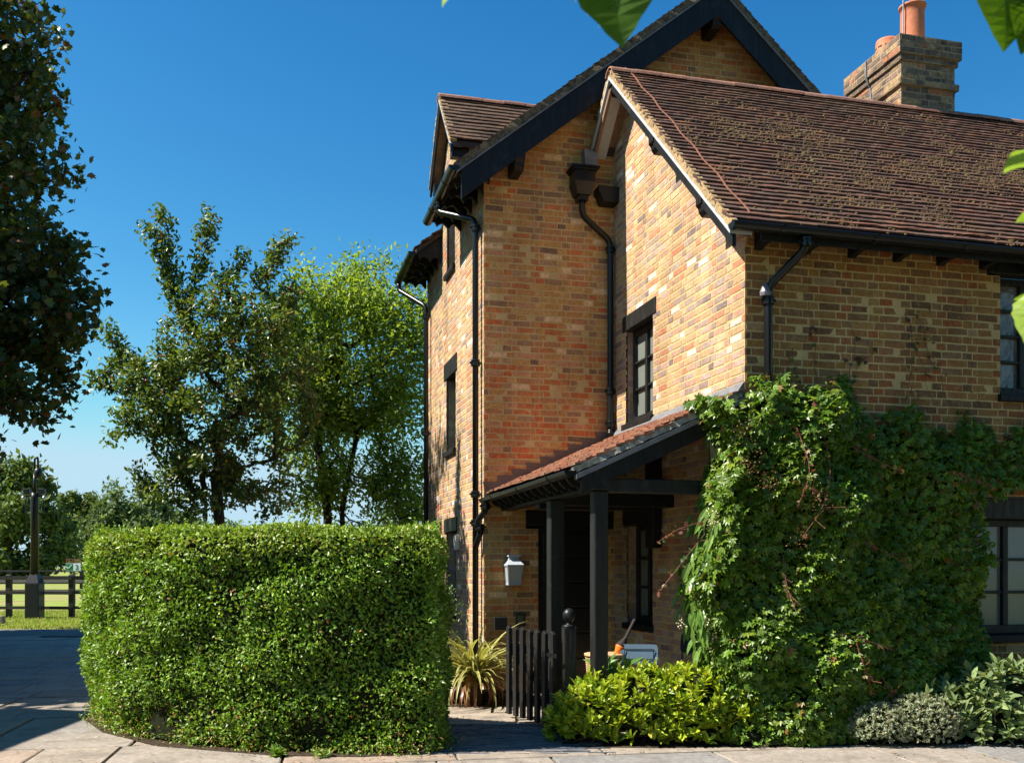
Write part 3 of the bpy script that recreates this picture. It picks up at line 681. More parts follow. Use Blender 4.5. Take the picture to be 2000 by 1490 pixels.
def corbel(b, z, name='purlin_end', w=.11, h=.17, a0=None, a1=0):
    a0 = OV + .0 if a0 is None else a0; L_ = a1 - a0
    poly = [(0, 0), (0, -.07), (.025, -.10), (.03, -.13), (.06, -h), (L_, -h), (L_, 0)]
    return MB().extrude(poly, (a0, b - w / 2, z), (a0, b + w / 2, z), (1, 0, 0), (0, 0, 1))
for b, z in ((RB, zr - .10), (-1.92, slope_pt(-1.92) - .14), (-3.06, slope_pt(-3.06) - .14)):
    corbel(b, z).build('purlin_end', 'timber', house, bevel=.006)
corbel(-.115, 6.05, a0=-.26, h=.19, w=.2).build('corbel', 'timber', house, bevel=.006)
# copper lightning tape down the roof and along the eave
cp = MB(); zo = lambda b: slope_pt(b)
pp = [np.array((OV + .22 + .012 * math.sin(i * .9), EB + .05 + (RB - EB - .02) * i / 40, zo(EB + .05 + (RB - EB - .02) * i / 40) + .055)) for i in range(41)]
for i in range(40): cp.bar(pp[i], pp[i + 1], .017, .005, up=(0, -WS_, WC_))
for i in range(56):
    q = lambda k: (OV + .22 + k * .125, EB + .06 + .012 * math.sin(k * 1.3), zo(EB + .06) + .052 + .008 * math.sin(k * 2.1)); cp.bar(q(i), q(i + 1), .016, .006, up=(0, -WS_, WC_))
cp.build('lightning_tape', 'copper', house)

# main roof
E_A, E_Z = LA - .38, 6.075; MC, MS = math.cos(math.atan(MA_L)), math.sin(math.atan(MA_L)); apz = E_Z + MA_L * (APX - E_A)
main_roof = MB(); vb = -.37
main_roof.extrude([(E_A, E_Z - .012), (APX, apz - .012), (4.1, apz - .012 - MA_R * (4.1 - APX)), (4.1, apz - .07 - MA_R * (4.1 - APX)), (APX, apz - .08), (E_A, E_Z - .075)], (0, vb + .03, 0), (0, 1.43, 0), (1, 0, 0), (0, 0, 1))
main_roof.extrude([(-1.3, E_Z + MA_L * .7 - .012), (APX, apz - .012), (4.1, apz - .012 - MA_R * (4.1 - APX)), (4.1, apz - .07 - MA_R * (4.1 - APX)), (APX, apz - .08), (-1.3, E_Z + MA_L * .7 - .08)], (0, 1.43, 0), (0, 2.73, 0), (1, 0, 0), (0, 0, 1))
main_roof.extrude([(E_A, E_Z - .012), (APX, apz - .012), (4.1, apz - .012 - MA_R * (4.1 - APX)), (4.1, apz - .07 - MA_R * (4.1 - APX)), (APX, apz - .08), (E_A, E_Z - .075)], (0, 2.73, 0), (0, 4.25, 0), (1, 0, 0), (0, 0, 1))
main_roof = main_roof.build('main_roof', 'roof_base', house)
tile_roof(main_roof, (E_A, 4.25, E_Z), (0, -1, 0), (MC, 0, MS), (-MS, 0, MC), 4.25 - vb, (APX - E_A) / MC - .03, TPAL_M, 'tile', lambda i, x: 0, 0, keep=lambda x, y: not (1.43 < 4.25 - x < 2.73 and y < 1.0), rough_=2.0)
RC, RS = math.cos(math.atan(MA_R)), math.sin(math.atan(MA_R))
tile_roof(main_roof, (4.1, vb, apz - MA_R * (4.1 - APX)), (0, 1, 0), (-RC, 0, RS), (RS, 0, RC), 1.5, (4.1 - APX) / RC - .03, TPAL_M, 'tile', lambda i, x: 0, 0, rough_=2.0)
ridge(main_roof, (APX, vb - .01, apz + .03), (0, 1, 0), 15)
mv = part_empty('main_verge', house)
def along_a(a0, z0, a1, z1, b0, b1, h0, h1): return MB().extrude([(a0, z0 + h0), (a1, z1 + h0), (a1, z1 + h1), (a0, z0 + h1)], (0, b0, 0), (0, b1, 0), (1, 0, 0), (0, 0, 1))
azr = apz - MA_R * (4.1 - APX)
lumpy((E_A, vb, E_Z - .07), (APX, vb, apz - .07), (0, 1, 0), (-MS, 0, MC), .06, .082, 70, .005).build('verge_mortar', 'verge_dark', mv)
lumpy((4.1, vb, azr - .07), (APX, vb, apz - .07), (0, 1, 0), (RS, 0, RC), .06, .082, 70, .005).build('verge_mortar', 'verge_dark', mv)
along_a(E_A - .02, E_Z - .016, APX, apz, vb - .006, vb + .2, -.092, -.074).build('undercloak', 'lead', mv)
along_a(4.1, azr, APX, apz, vb - .006, vb + .2, -.092, -.074).build('undercloak', 'lead', mv)
along_a(E_A + .04, E_Z + MA_L * .04, APX, apz, vb + .012, vb + .05, -.42, -.093).build('bargeboard', 'timber', mv)
along_a(4.1, azr, APX, apz, vb + .012, vb + .05, -.44, -.093).build('bargeboard', 'timber', mv)
along_a(LA - .36, E_Z + MA_L * .02, APX, apz, vb + .051, -.002, -.10, -.082).build('soffit', 'timber', mv)
along_a(4.1, azr, APX, apz, vb + .051, -.002, -.10, -.082).build('soffit', 'timber', mv)
def corbel_b(a, z, h=.2, w=.12):
    L_ = -vb - .005; poly = [(0, 0), (0, -.08), (.03, -.11), (.035, -.15), (.08, -h), (L_, -h), (L_, 0)]
    return MB().extrude(poly, (a - w / 2, vb + .005, z), (a + w / 2, vb + .005, z), (0, 1, 0), (0, 0, 1))
for a in (-1.27, APX, -.06): corbel_b(a, E_Z + MA_L * (a - E_A) - .37, .19).build('purlin_end', 'timber', house, bevel=.006)
# dormer rising through the eaves
DB, DZ, DE = 2.08, 7.97, 7.04; DH = .82; DM = (DZ - DE) / DH; DC, DS = math.cos(math.atan(DM)), math.sin(math.atan(DM)); DA = LA - .17
dorm = MB(); dorm.extrude([(DB - DH, DE - .012), (DB, DZ - .012), (DB + DH, DE - .012), (DB + DH, DE - .07), (DB, DZ - .08), (DB - DH, DE - .07)], (DA + .02, 0, 0), (.9, 0, 0), (0, 1, 0), (0, 0, 1))
dorm = dorm.build('dormer_roof', 'roof_base', house)
tile_roof(dorm, (DA, DB - DH, DE), (1, 0, 0), (0, DC, DS), (0, -DS, DC), 2.4, DH / DC - .02, TPAL_M, 'tile', lambda i, x: 0, 0)
tile_roof(dorm, (DA + 2.4, DB + DH, DE), (-1, 0, 0), (0, -DC, DS), (0, DS, DC), 2.4, DH / DC - .02, TPAL_M, 'tile', lambda i, x: 0, 0)
ridge(dorm, (DA - .01, DB, DZ + .025), (1, 0, 0), 8)
for sg in (-1, 1):
    lumpy((DA, DB + sg * DH, DE - .03), (DA, DB, DZ - .03), (1, 0, 0), (0, sg * DS, DC), .09, .045, 30, .006).build('verge_mortar', 'verge_mortar', dorm)
    along(DB + sg * DH, DE, DB, DZ, DA - .005, DA + .16, -.055, -.042).build('undercloak', 'undercloak', dorm)
    along(DB + sg * DH, DE, DB, DZ, DA + .015, DA + .045, -.16, -.056).build('bargeboard', 'timber', dorm)
    for k in range(6):
        t0, t1 = k / 6 + .01, (k + 1) / 6
        bA_, bB_ = DB + sg * DH * (1 - t0), DB + sg * DH * (1 - t1); zA_, zB_ = DE + (DZ - DE) * t0, DE + (DZ - DE) * t1
        MB().extrude([(bA_, zA_ - .09), (bB_, zB_ - .09), (bB_, zB_ - .078), (bA_, zA_ - .078)], (DA + .046, 0, 0), (LA - .002, 0, 0), (0, 1, 0), (0, 0, 1)).build('soffit_board', 'sarking', dorm)
ck = MB(); ck.box(LA + .02, -.4, 1.5, 1.56, 6.0, 7.15); ck.box(LA + .02, -.4, 2.6, 2.66, 6.0, 7.15); ck.build('dormer_cheek', 'render_wall', house)
for b in (1.40, 2.74): MB().box(LA - .13, LA + .1, b - .06, b + .06, 6.86, 7.0).build('purlin_end', 'timber', house, bevel=.006)

# --- porch
PA, PZ, PT = -1.58, 2.345, 3.06; PM = (PT - PZ) / (0 - PA); PC, PS = math.cos(math.atan(PM)), math.sin(math.atan(PM)); PB0, PB1 = -3.40, -.004
porch = MB(); porch.extrude([(PA, PZ - .012), (-.003, PT - .012), (-.003, PT - .065), (PA, PZ - .065)], (0, PB0 + .03, 0), (0, PB1, 0), (1, 0, 0), (0, 0, 1))
porch = porch.build('porch_roof', 'roof_base', house)
tile_roof(porch, (PA, PB1, PZ), (0, -1, 0), (PC, 0, PS), (-PS, 0, PC), PB1 - PB0, -PA / PC - .03, TPAL_P, 'tile_porch', lambda i, x: x, 300, rough_=2.2)
for k in range(2): pass
lumpy((PA, PB0 + .004, PZ - .05), (-.02, PB0 + .004, PT - .05), (0, 1, 0), (-PS, 0, PC), .08, .055, 50, .006).build('verge_mortar', 'verge_grey', porch)
along_a(PA - .0, PZ, -.02, PT, PB0 - .012, PB0 + .06, -.105, -.062).build('verge_board', 'lead', porch)
along_a(PA + .05, PZ + .05 * PM, -.02, PT, PB0 + .006, PB0 + .05, -.25, -.106).build('bargeboard', 'timber', porch)
along_a(PA + .06, PZ + .06 * PM, -.01, PT, PB0 + .051, PB1 - .01, -.085, -.067).build('soffit', 'timber', porch)
al = MB(); al.extrude([(-.004, PT - .02), (-.10, PT - .02 - .06), (-.10, PT - .045), (-.02, PT + .07), (-.004, PT + .09)], (0, PB0 + .01, 0), (0, PB1 - .002, 0), (1, 0, 0), (0, 0, 1)); al.build('lead_flashing', 'lead', porch)
# stepped flashing on the gable wall
stp = MB()
nst = 9
for i in range(nst):
    a0 = LA + .02 + i * (-.05 - LA) / nst; a1 = LA + .02 + (i + 1) * (-.05 - LA) / nst; zb0 = PZ + PM * (a0 - PA); zb1 = PZ + PM * (a1 - PA); zt = zb1 + .085
    stp.extrude([(a0 - .0, zb0 + .015), (a1 - .0005, zb1 + .015), (a1 - .0005, zt), (a0 - .035, zt)], (0, -.013 - .0005 * (i % 2), 0), (0, -.007, 0), (1, 0, 0), (0, 0, 1))
stp.build('step_flashing', 'lead_brown', porch)
# posts, beams, struts
def vpost(a, b, z0, z1, w, name='porch_post', mat='timber_satin', parent=house): return MB().box(a - w / 2, a + w / 2, b - w / 2, b + w / 2, z0, z1).build(name, mat, parent, bevel=.012)
PX = -1.345
vpost(PX + .012, -3.28, 0, 2.155, .128); vpost(PX, -2.02, 0, 2.155, .15)
MB().box(PX - .07, PX + .07, -3.38, -.01, 2.156, 2.30).build('eaves_beam', 'timber', house, bevel=.01)
MB().box(PX + .071, -.01, -3.335, -3.225, 2.14, 2.262).build('tie_beam', 'timber_satin', house, bevel=.01)
MB().box(PX + .071, -.10, -2.07, -1.96, 2.10, 2.23).build('tie_beam', 'timber', house, bevel=.01)
MB().box(-.115, -.012, -1.535, -1.30, 1.70, 2.93).build('wall_post', 'timber', house, bevel=.012)
MB().box(PX - .02, -.012, -1.50, -1.36, 2.10, 2.21).build('tie_beam', 'timber', house, bevel=.01)
for i in range(14):                                   # shaped rafter feet under the porch eave
    b = -3.32 + i * .245
    MB().extrude([(PA + .01, PZ - .068), (PX - .06, PZ - .068 + PM * .17), (PX - .06, PZ - .15), (PX - .10, PZ - .165), (PX - .13, PZ - .14), (PX - .15, PZ - .145), (PA + .03, PZ - .10)], (0, b - .025, 0), (0, b + .025, 0), (1, 0, 0), (0, 0, 1)).build('rafter_foot', 'timber', porch)

# rafter feet, main and wing eaves
def rf_main(b):
    zt = lambda a: E_Z - .085 + MA_L * (a - E_A); w = LA - E_A
    prof = [(E_A + .02, zt(E_A + .02)), (LA - .002, zt(LA - .002)), (LA - .002, 5.90)]
    for i in range(7): t = i / 6; prof.append((LA - .02 - .15 * t, 5.90 + .07 * math.sin(math.pi * t)))
    for i in range(1, 6): t = i / 5; prof.append((LA - .17 - .15 * t, 5.90 + .03 * t + .06 * math.sin(math.pi * t)))
    return MB().extrude(prof, (0, b - .03, 0), (0, b + .03, 0), (1, 0, 0), (0, 0, 1))
for b in [-.30, .02, .36, .70, 1.04, 1.36, 2.80, 3.14, 3.48, 3.82, 4.16]: rf_main(b).build('rafter_foot', 'timber', house)
for (b0, b1) in ((vb + .06, 1.43), (2.73, 4.22)): MB().extrude([(E_A + .01, E_Z - .07), (LA - .003, E_Z - .07 + MA_L * .37), (LA - .003, E_Z - .085 + MA_L * .37), (E_A + .01, E_Z - .085)], (0, b0, 0), (0, b1, 0), (1, 0, 0), (0, 0, 1)).build('eaves_soffit', 'timber', house)
for i in range(14):
    a = .12 + i * .47
    MB().extrude([(EB + .03, EZ - .075), (BB - .002, EZ - .075 + WM * .29), (BB - .002, EZ - .13), (BB - .04, EZ - .135), (BB - .10, EZ - .115), (EB + .03, EZ - .105)], (a - .03, 0, 0), (a + .03, 0, 0), (0, 1, 0), (0, 0, 1)).build('rafter_foot', 'timber', house)
MB().extrude([(EB + .02, EZ - .066), (BB - .004, EZ - .066 + WM * .29), (BB - .004, EZ - .074 + WM * .29), (EB + .02, EZ - .074)], (.05, 0, 0), (6.8, 0, 0), (0, 1, 0), (0, 0, 1)).build('eaves_soffit', 'timber', house)
MB().box(.0, 6.8, EB + .002, EB + .022, EZ - .14, EZ - .03).build('fascia', 'timber', house)
# --- gutters (half round) and downpipes
def gutter(p0, p1, r=.062, nseg=3):
    p0, p1 = np.asarray(p0, float), np.asarray(p1, float); d = (p1 - p0) / np.linalg.norm(p1 - p0); X = np.cross(d, (0, 0, 1.)); k = 11
    poly = [(r * math.cos(math.pi + math.pi * i / (k - 1)), r * math.sin(math.pi + math.pi * i / (k - 1))) for i in range(k)] + [((r - .008) * math.cos(2 * math.pi - math.pi * i / (k - 1)), (r - .008) * math.sin(2 * math.pi - math.pi * i / (k - 1))) for i in range(k)]
    g = MB(); m_ = len(poly); V = [p + a * X + b * np.array([0, 0, 1.]) for p in (p0, p1) for a, b in poly]
    F = [[i, (i + 1) % m_, m_ + (i + 1) % m_, m_ + i] for i in range(m_)]; g.add(V, F)
    o = g.build('gutter', 'castiron', house, smooth=True)
    half = [(r * 1.02 * math.cos(math.pi + math.pi * i / 10), r * 1.02 * math.sin(math.pi + math.pi * i / 10)) for i in range(11)]
    for p, s in ((p0, -1), (p1, 1)): MB().extrude(half, p + d * s * .001, p + d * s * .01, X, (0, 0, 1)).build('stop_end', 'castiron', o)
    nb = max(2, int(np.linalg.norm(p1 - p0) / .85))
    for i in range(nb):
        q = p0 + (p1 - p0) * (i + .5) / nb; rr = r + .006
        ring = [(rr * math.cos(math.pi + math.pi * j / 10), rr * math.sin(math.pi + math.pi * j / 10)) for j in range(11)]; m2 = [(x * .88, y * .88) for x, y in ring[::-1]]
        MB().extrude(ring + m2, q - d * .022, q + d * .022, X, (0, 0, 1)).build('bracket', 'castiron', o)
    return o
gutter((OV - .0, EB - .055, EZ - .03), (7, EB - .055, EZ - .06))
gutter((E_A - .05, 1.45, E_Z - .05), (E_A - .05, vb - .0, E_Z - .03))
gutter((E_A - .05, 4.28, E_Z - .06), (E_A - .05, 2.76, E_Z - .05))
gutter((PA - .05, -.02, PZ - .05), (PA - .05, PB0 + .01, PZ - .03), r=.055)
def smooth_path(pts, n=6, rad=.09):
    pts = [np.asarray(p, float) for p in pts]; out = [pts[0]]
    for i in range(1, len(pts) - 1):
        a, b, c = pts[i - 1], pts[i], pts[i + 1]; l1, l2 = np.linalg.norm(a - b), np.linalg.norm(c - b); r = min(rad, l1 * .45, l2 * .45)
        p, q = b + (a - b) / l1 * r, b + (c - b) / l2 * r
        for k in range(n + 1): t = k / n; out.append((1 - t) ** 2 * p + 2 * t * (1 - t) * b + t * t * q)
    out.append(pts[-1]); return out
def downpipe(pts, collars, r=.037, label=None):
    o = MB().tube(smooth_path(pts), r, 12).build('downpipe', 'castiron', house, smooth=True)
    for (p, ax) in collars:
        MB().lathe(p, [(r + .001, -.045), (r + .016, -.04), (r + .018, -.012), (r + .008, -.008), (r + .008, .012), (r + .016, .016), (r + .016, .034), (r + .001, .04)], 14, ax).build('collar', 'castiron', o, smooth=False)
        if abs(ax[2]) > .9: MB().box(p[0] - .07, p[0] + .07, p[1] - .009, p[1] + .009, p[2] - .012, p[2] + .012).build('ear', 'castiron', o)
    return o
ax = (0, 0, 1)
downpipe([(E_A - .05, .62, E_Z - .08), (E_A - .05, .62, E_Z - .22), (LA - .075, .12, 5.62), (LA - .075, .12, .1)], [((LA - .075, .12, z), ax) for z in (5.52, 3.92, 2.36, 2.02)] + [((E_A - .05, .62, E_Z - .14), ax)])
downpipe([(E_A - .05, 4.2, E_Z - .1), (E_A - .05, 4.2, E_Z - .22), (LA - .075, 3.72, 5.5), (LA - .075, 3.72, .1)], [((LA - .075, 3.72, z), ax) for z in (5.35, 3.55, 1.95)])
HX, HB = -.44, -.13
downpipe([(HX, HB, 5.95), (HX, HB + .04, 5.72), (-.07, -.085, 5.43), (-.07, -.085, 3.13), (-.09, -.14, 3.08)], [((-.07, -.085, z), ax) for z in (5.33, 3.62, 3.22)])
downpipe([(.40, EB - .055, EZ - .09), (.40, EB - .02, EZ - .2), (.185, BB - .08, 3.98), (.185, BB - .08, .1)], [((.185, BB - .08, 3.86), ax), ((.40, EB - .04, EZ - .14), ax)])
MB().lathe((.145, BB - .1, 3.92), [(.045, -.03), (.05, 0), (.03, .05), (.004, .10)], 10).build('pipe_cap', 'lead', house)
downpipe([(PA - .05, -.13, PZ - .1), (PA - .05, -.12, PZ - .2), (PA - .13, -.02, PZ - .32), (PA - .07, .0, PZ - .42), (LA - .09, .05, PZ - .62)], [((PA - .05, -.13, PZ - .14), ax), ((PA - .09, -.01, PZ - .38), ax)], r=.036)
hp = MB()                                             # rainwater hopper
hp.add([(HX - .08, HB - .07, 5.93), (HX + .08, HB - .07, 5.93), (HX + .08, -.01, 5.93), (HX - .08, -.01, 5.93), (HX - .135, HB - .12, 6.07), (HX + .135, HB - .12, 6.07), (HX + .135, -.01, 6.07), (HX - .135, -.01, 6.07)], BOXF)
hp.box(HX - .125, HX + .125, HB - .11, -.008, 6.072, 6.20); hp.box(HX - .15, HX + .15, HB - .135, -.006, 6.202, 6.225); hp.box(HX - .17, HX + .17, HB - .155, -.005, 6.227, 6.25)
hp.box(HX - .06, HX + .06, HB - .05, -.03, 5.87, 5.928)
hp.build('hopper', 'castiron', house)
ch = MB(); ch.add([(-.40, -.14, 6.27), (-.24, -.14, 6.27), (-.24, -.02, 6.27), (-.40, -.02, 6.27), (-.42, -.14, 6.50), (-.26, -.14, 6.46), (-.26, -.01, 6.46), (-.42, -.01, 6.50)], BOXF); ch.build('lead_chute', 'lead', house)

# --- chimney
CX0, CX1, CY0, CY1 = 3.50, 4.27, -.73, .36
chim = MB(); chim.box(CX0 + .03, CX1 - .03, CY0 + .03, CY1 - .03, 5.5, 8.0); chim = chim.build('chimney', 'mortar', house)
n0 = len(WALLS)
CPAL = [(0.28, 0.192, 0.115, 2), (0.345, 0.233, 0.13, 2), (0.182, 0.126, 0.092, 3), (0.389, 0.161, 0.092, 1.2), (0.144, 0.101, 0.078, 2), (0.247, 0.161, 0.12, 2)]
for (z0, z1, off) in ((6.55, 7.45, 0), (7.45, 7.525, .038), (7.525, 7.75, 0), (7.75, 7.825, .03), (7.825, 8.05, .06)):
    for O, sd, nd, Ls in (((CX0 - off, CY0 - off), (1, 0), (0, -1), CX1 - CX0 + 2 * off), ((CX0 - off, CY0 - off), (0, 1), (-1, 0), CY1 - CY0 + 2 * off), ((CX1 + off, CY0 - off), (0, 1), (1, 0), CY1 - CY0 + 2 * off)):
        brick_wall('chimney_face', O, sd, nd, lambda z, Ls=Ls: (0, Ls), z0, z1, [], CPAL, lambda s, z: False, chim, mat='chimney_brick', mort='chimney_mortar')
    if off:
        s_ = MB(); s_.box(CX0 - off + .012, CX1 + off - .012, CY0 - off + .012, CY1 + off - .012, z0 + .003, z1 - .003); s_.build('course_bed', 'mortar', chim)
for w, mt, ms, ci, pal, sc in WALLS[n0:]:
    pieces(w, 'brick', 'brickwork', mt, BSH, ms, ci, pal, sc, 0)
def lathe_obj(name, c, prof, mat, parent, n=24): return MB().lathe(c, prof, n).build(name, mat, parent, smooth=True)
p1 = lathe_obj('chimney_pot', (3.83, -.50, 8.05), [(.15, 0), (.15, .04), (.145, .42), (.147, .50), (.165, .505), (.168, .53), (.14, .535), (.13, .3), (.12, .0)], 'terracotta', chim)
p2 = lathe_obj('chimney_pot', (3.83, .02, 8.05), [(.165, 0), (.165, .05), (.15, .06), (.148, .33), (.14, .36), (.05, .365), (.01, .365)], 'terracotta', chim)
for rw in range(4):
    for k in range(10):
        a = 2 * math.pi * (k + .5 * (rw % 2)) / 10; MB().bar((3.83 + .146 * math.cos(a - .2), .02 + .146 * math.sin(a - .2), 8.14 + rw * .055), (3.83 + .146 * math.cos(a + .2), .02 + .146 * math.sin(a + .2), 8.14 + rw * .055), .012, .022).build('vent_slot', 'roof_base', p2)
MB().tube([(3.66, -.55, 8.0), (3.66, -.55, 9.4)], .008, 8).build('lightning_rod', 'steel', chim)
st = MB(); q = [(CX0 - .075, -.1, 8.04), (CX0 - .072, -.1, 7.83), (CX0 - .04, -.1, 7.74), (CX0 - .012, -.1, 7.7), (CX0 - .012, -.12, 7.54), (CX0 - .05, -.1, 7.48), (CX0 - .012, -.1, 7.42), (CX0 - .012, -.1, 6.9)]
for i in range(len(q) - 1): st.bar(q[i], q[i + 1], .03, .006, up=(-1, 0, 0))
st.build('earth_strap', 'lead', chim)
ve = MB(); 
for i in range(3):
    for k in range(3): ve.box(LA - .012, LA - .002, 3.02 + i * .07, 3.06 + i * .07, 2.25 + k * .07, 2.29 + k * .07)
ve.build('air_brick', 'terracotta', house)

# ================================================================== FIXTURES AND FURNITURE BY THE PORCH
def local_thing(name, label, cat, a, b, z, rz=0.):
    w = to_world(a, b); return thing(name, label, cat, (w[0], w[1], z), HT + rz)
# lantern on the gable wall
la = local_thing('wall_lantern', 'pale grey painted metal lantern with tapered glass fixed to brick beside porch door', 'lantern', -1.285, -.004, 1.29)
def taper(mb, z0, z1, w0, w1, y0=None, col=None):
    mb.add([(-w0, -2 * w0 - .01, z0), (w0, -2 * w0 - .01, z0), (w0, -.01, z0), (-w0, -.01, z0), (-w1, -2 * w1 - .01, z1), (w1, -2 * w1 - .01, z1), (w1, -.01, z1), (-w1, -.01, z1)], BOXF); return mb
taper(MB(), .012, .215, .066, .088).build('glass', 'lantern_glass', la)
fr_ = MB()
for sx in (-1, 1):
    for yy in (0, 1): fr_.bar((sx * .067, -.012 - yy * .134, 0), (sx * .09, -.012 - yy * .18, .22), .014, .014)
fr_.box(-.072, .072, -.155, -.008, -.008, .012); fr_.box(-.098, .098, -.205, -.004, .215, .23); fr_.build('frame', 'lantern_paint', la)
hd = MB(); taper(hd, .231, .285, .10, .062); hd2 = taper(MB(), .2851, .325, .062, .056); hd.build('hood', 'lantern_paint', la); hd2.build('chimney_vent', 'lantern_paint', la); taper(MB(), .3251, .345, .072, .072).build('cap', 'lantern_paint', la)
pq = local_thing('slate_plaque', 'dark slate name plaque fixed low on brick wall behind striped plant', 'plaque', -1.418, -.004, .75); MB().box(-.078, .078, -.022, 0, 0, .15).build('plate', 'slate_plate', pq, bevel=.004)
mi = local_thing('bell_plate', 'small dark framed reflective bell plate on brick wall left of the door', 'bell plate', -1.176, -.004, .79)
mm = MB(); mm.box(-.057, -.043, -.03, 0, 0, .15); mm.box(.043, .057, -.03, 0, 0, .15); mm.box(-.043, .043, -.03, 0, .136, .15); mm.box(-.043, .043, -.03, 0, 0, .014); mm.build('frame', 'timber', mi); MB().box(-.043, .043, -.016, -.002, .014, .136).build('glass', 'mirror', mi)
MB().lathe((0, -.017, .035), [(.014, 0), (.014, .01), (.004, .014)], 10, (0, -1, 0)).build('button', 'timber', mi)
pl = local_thing('junction_box', 'small white plastic box on side wall beside low window', 'box', LA - .004, 1.52, 1.72); MB().box(-.05, 0, -.09, .09, 0, .2).build('cover', 'ivory', pl, bevel=.01)
# gate: seven pickets, rails, brace; hung on a post with ball finial
gp0, gp1 = np.array([.392, 8.98]), np.array([-.03, 9.86]); gd = (gp1 - gp0); gl = np.linalg.norm(gd); ga = math.atan2(gd[1], gd[0])
gate = thing('picket_gate', 'open black timber picket gate with seven pointed pickets', 'gate', (gp0[0], gp0[1], 0), ga)
for i in range(7):
    x = .02 + i * (gl - .06) / 6 ; w = .068
    m_ = MB(); t = .036; h = .92 + rng.uniform(-.005, .005)
    m_.extrude([(x - w / 2, .05), (x + w / 2, .05), (x + w / 2, h - .03), (x, h), (x - w / 2, h - .03)], (0, t, 0), (0, 0, 0), (1, 0, 0), (0, 0, 1)); m_.build('picket', 'gatewood', gate, bevel=.004)
for z in (.24, .70): MB().box(-.01, gl + .0, -.042, -.001, z - .04, z + .04).build('rail', 'gatewood', gate, bevel=.004)
MB().bar((.04, -.0215, .27), (gl - .06, -.0215, .66), .03, .06, up=(0, 0, 1)).build('brace', 'gatewood', gate)
for z in (.24, .70): MB().box(-.09, .10, .031, .036, z - .018, z + .018).build('hinge', 'castiron', gate)
gpost = thing('gate_post', 'square black gate post with ball finial at bush edge', 'post', (.515, 8.98, 0), R(9))
MB().box(-.058, .058, -.058, .058, 0, .955).build('post', 'gatewood', gpost, bevel=.008)
MB().lathe((0, 0, .955), [(.062, 0), (.064, .012), (.05, .02), (.026, .028), (.024, .04), (.036, .052), (.052, .075), (.059, .10), (.057, .125), (.044, .15), (.022, .166), (.006, .171)], 20).build('ball_finial', 'pole_black', gpost, smooth=True)
# pale blue metal chair
ch_ = local_thing('garden_chair', 'pale blue metal garden chair under the porch, back slotted', 'chair', -.72, -2.66, 0, R(-22)); ch_.scale = (.9, .9, .9)
cs = MB(); cs.box(-.21, .21, -.2, .2, .44, .455); seat = cs.build('seat', 'chair_blue', ch_, bevel=.012)
def rrect(w, h, r, n=5):
    out = []
    for cx_, cz_, a0 in ((w - r, h - r, 0), (-w + r, h - r, 90), (-w + r, -h + r, 180), (w - r, -h + r, 270)):
        for i in range(n + 1): a = R(a0 + 90 * i / n); out.append((cx_ + r * math.cos(a), cz_ + r * math.sin(a)))
    return out
bmb = MB(); bw, bh = .20, .105
bmb.extrude(rrect(bw, bh, .035), (0, .225, .73), (0, .231, .73), (1, 0, .0), (0, .12, .99)); bkr = bmb.build('backrest', 'chair_blue', ch_)
for sg in (-1, 1): MB().box(-.155, .155, .2165 + sg * .0065, .2205 + sg * .0065, .73 + sg * .052 - .004, .73 + sg * .052 + .004).build('slot', 'chair_dark', bkr)
for sg in (-1, 1): MB().box(sg * .155 - .004, sg * .155 + .004, .2165, .2205, .73 - .05, .73 + .05).build('slot', 'chair_dark', bkr)
for sx in (-1, 1):
    MB().tube([(sx * .185, .17, .43), (sx * .185, .205, .56), (sx * .185, .228, .70)], .011, 8).build('back_stay', 'chair_blue', ch_, smooth=True)
    for sy in (-1, 1): MB().tube([(sx * .18, sy * .16, .44), (sx * .2, sy * .21, 0)], .011, 8).build('leg', 'chair_blue', ch_, smooth=True)
c2 = local_thing('metal_chair', 'black metal chair back by brick wall, partly hidden by creeper', 'chair', -.24, -2.72, 0, R(-50))
MB().box(-.2, .2, -.2, .2, .44, .455).build('seat', 'chair_dark', c2, bevel=.01); MB().extrude(rrect(.19, .1, .05), (0, .22, .76), (0, .235, .76), (1, 0, 0), (0, .15, .99)).build('backrest', 'chair_dark', c2)
for sx in (-1, 1):
    MB().tube([(sx * .17, .19, .44), (sx * .17, .225, .72)], .011, 8).build('back_stay', 'chair_dark', c2)
    for sy in (-1, 1): MB().tube([(sx * .18, sy * .16, .44), (sx * .2, sy * .21, 0)], .011, 8).build('leg', 'chair_dark', c2)
# wicker basket behind the front post, with brush and orange trug tool
bk_ = local_thing('wicker_basket', 'tall tan wicker basket standing behind the front porch post', 'basket', -.90, -2.25, 0)
prof = [(.15, 0), (.17, .2), (.19, .45), (.2, .62)]
wk = MB()
for i in range(30):
    z = .01 + i * .021; r = .15 + .05 * z / .62; wk.lathe((0, 0, z), [(r - .006, 0), (r + .006, .004), (r + .007, .012), (r - .006, .018)], 22)
wk.build('weave', 'wicker', bk_, kind='stuff'); MB().lathe((0, 0, .62), [(.195, 0), (.215, .008), (.215, .03), (.19, .036)], 22).build('rim', 'wicker', bk_, smooth=True)
for k in range(10):
    a = 2 * math.pi * k / 10; MB().tube([(.148 * math.cos(a), .148 * math.sin(a), 0), (.199 * math.cos(a), .199 * math.sin(a), .63)], .008, 6).build('stake', 'wicker', bk_)
br = local_thing('hand_brush', 'dark brush with bright orange handle collar leaning in corner by the wall', 'brush', -.84, -2.36, .62, R(0))
t_ = np.array([.16, 0, .30]); t_ = t_ / np.linalg.norm(t_)
def up_(h): return t_ * h
MB().lathe(up_(-.1) + (0, 0, 0), [(.012, 0), (.014, .06), (.05, .2), (.056, .215), (.03, .22)], 14, t_).build('collar', 'orange', br, smooth=True)
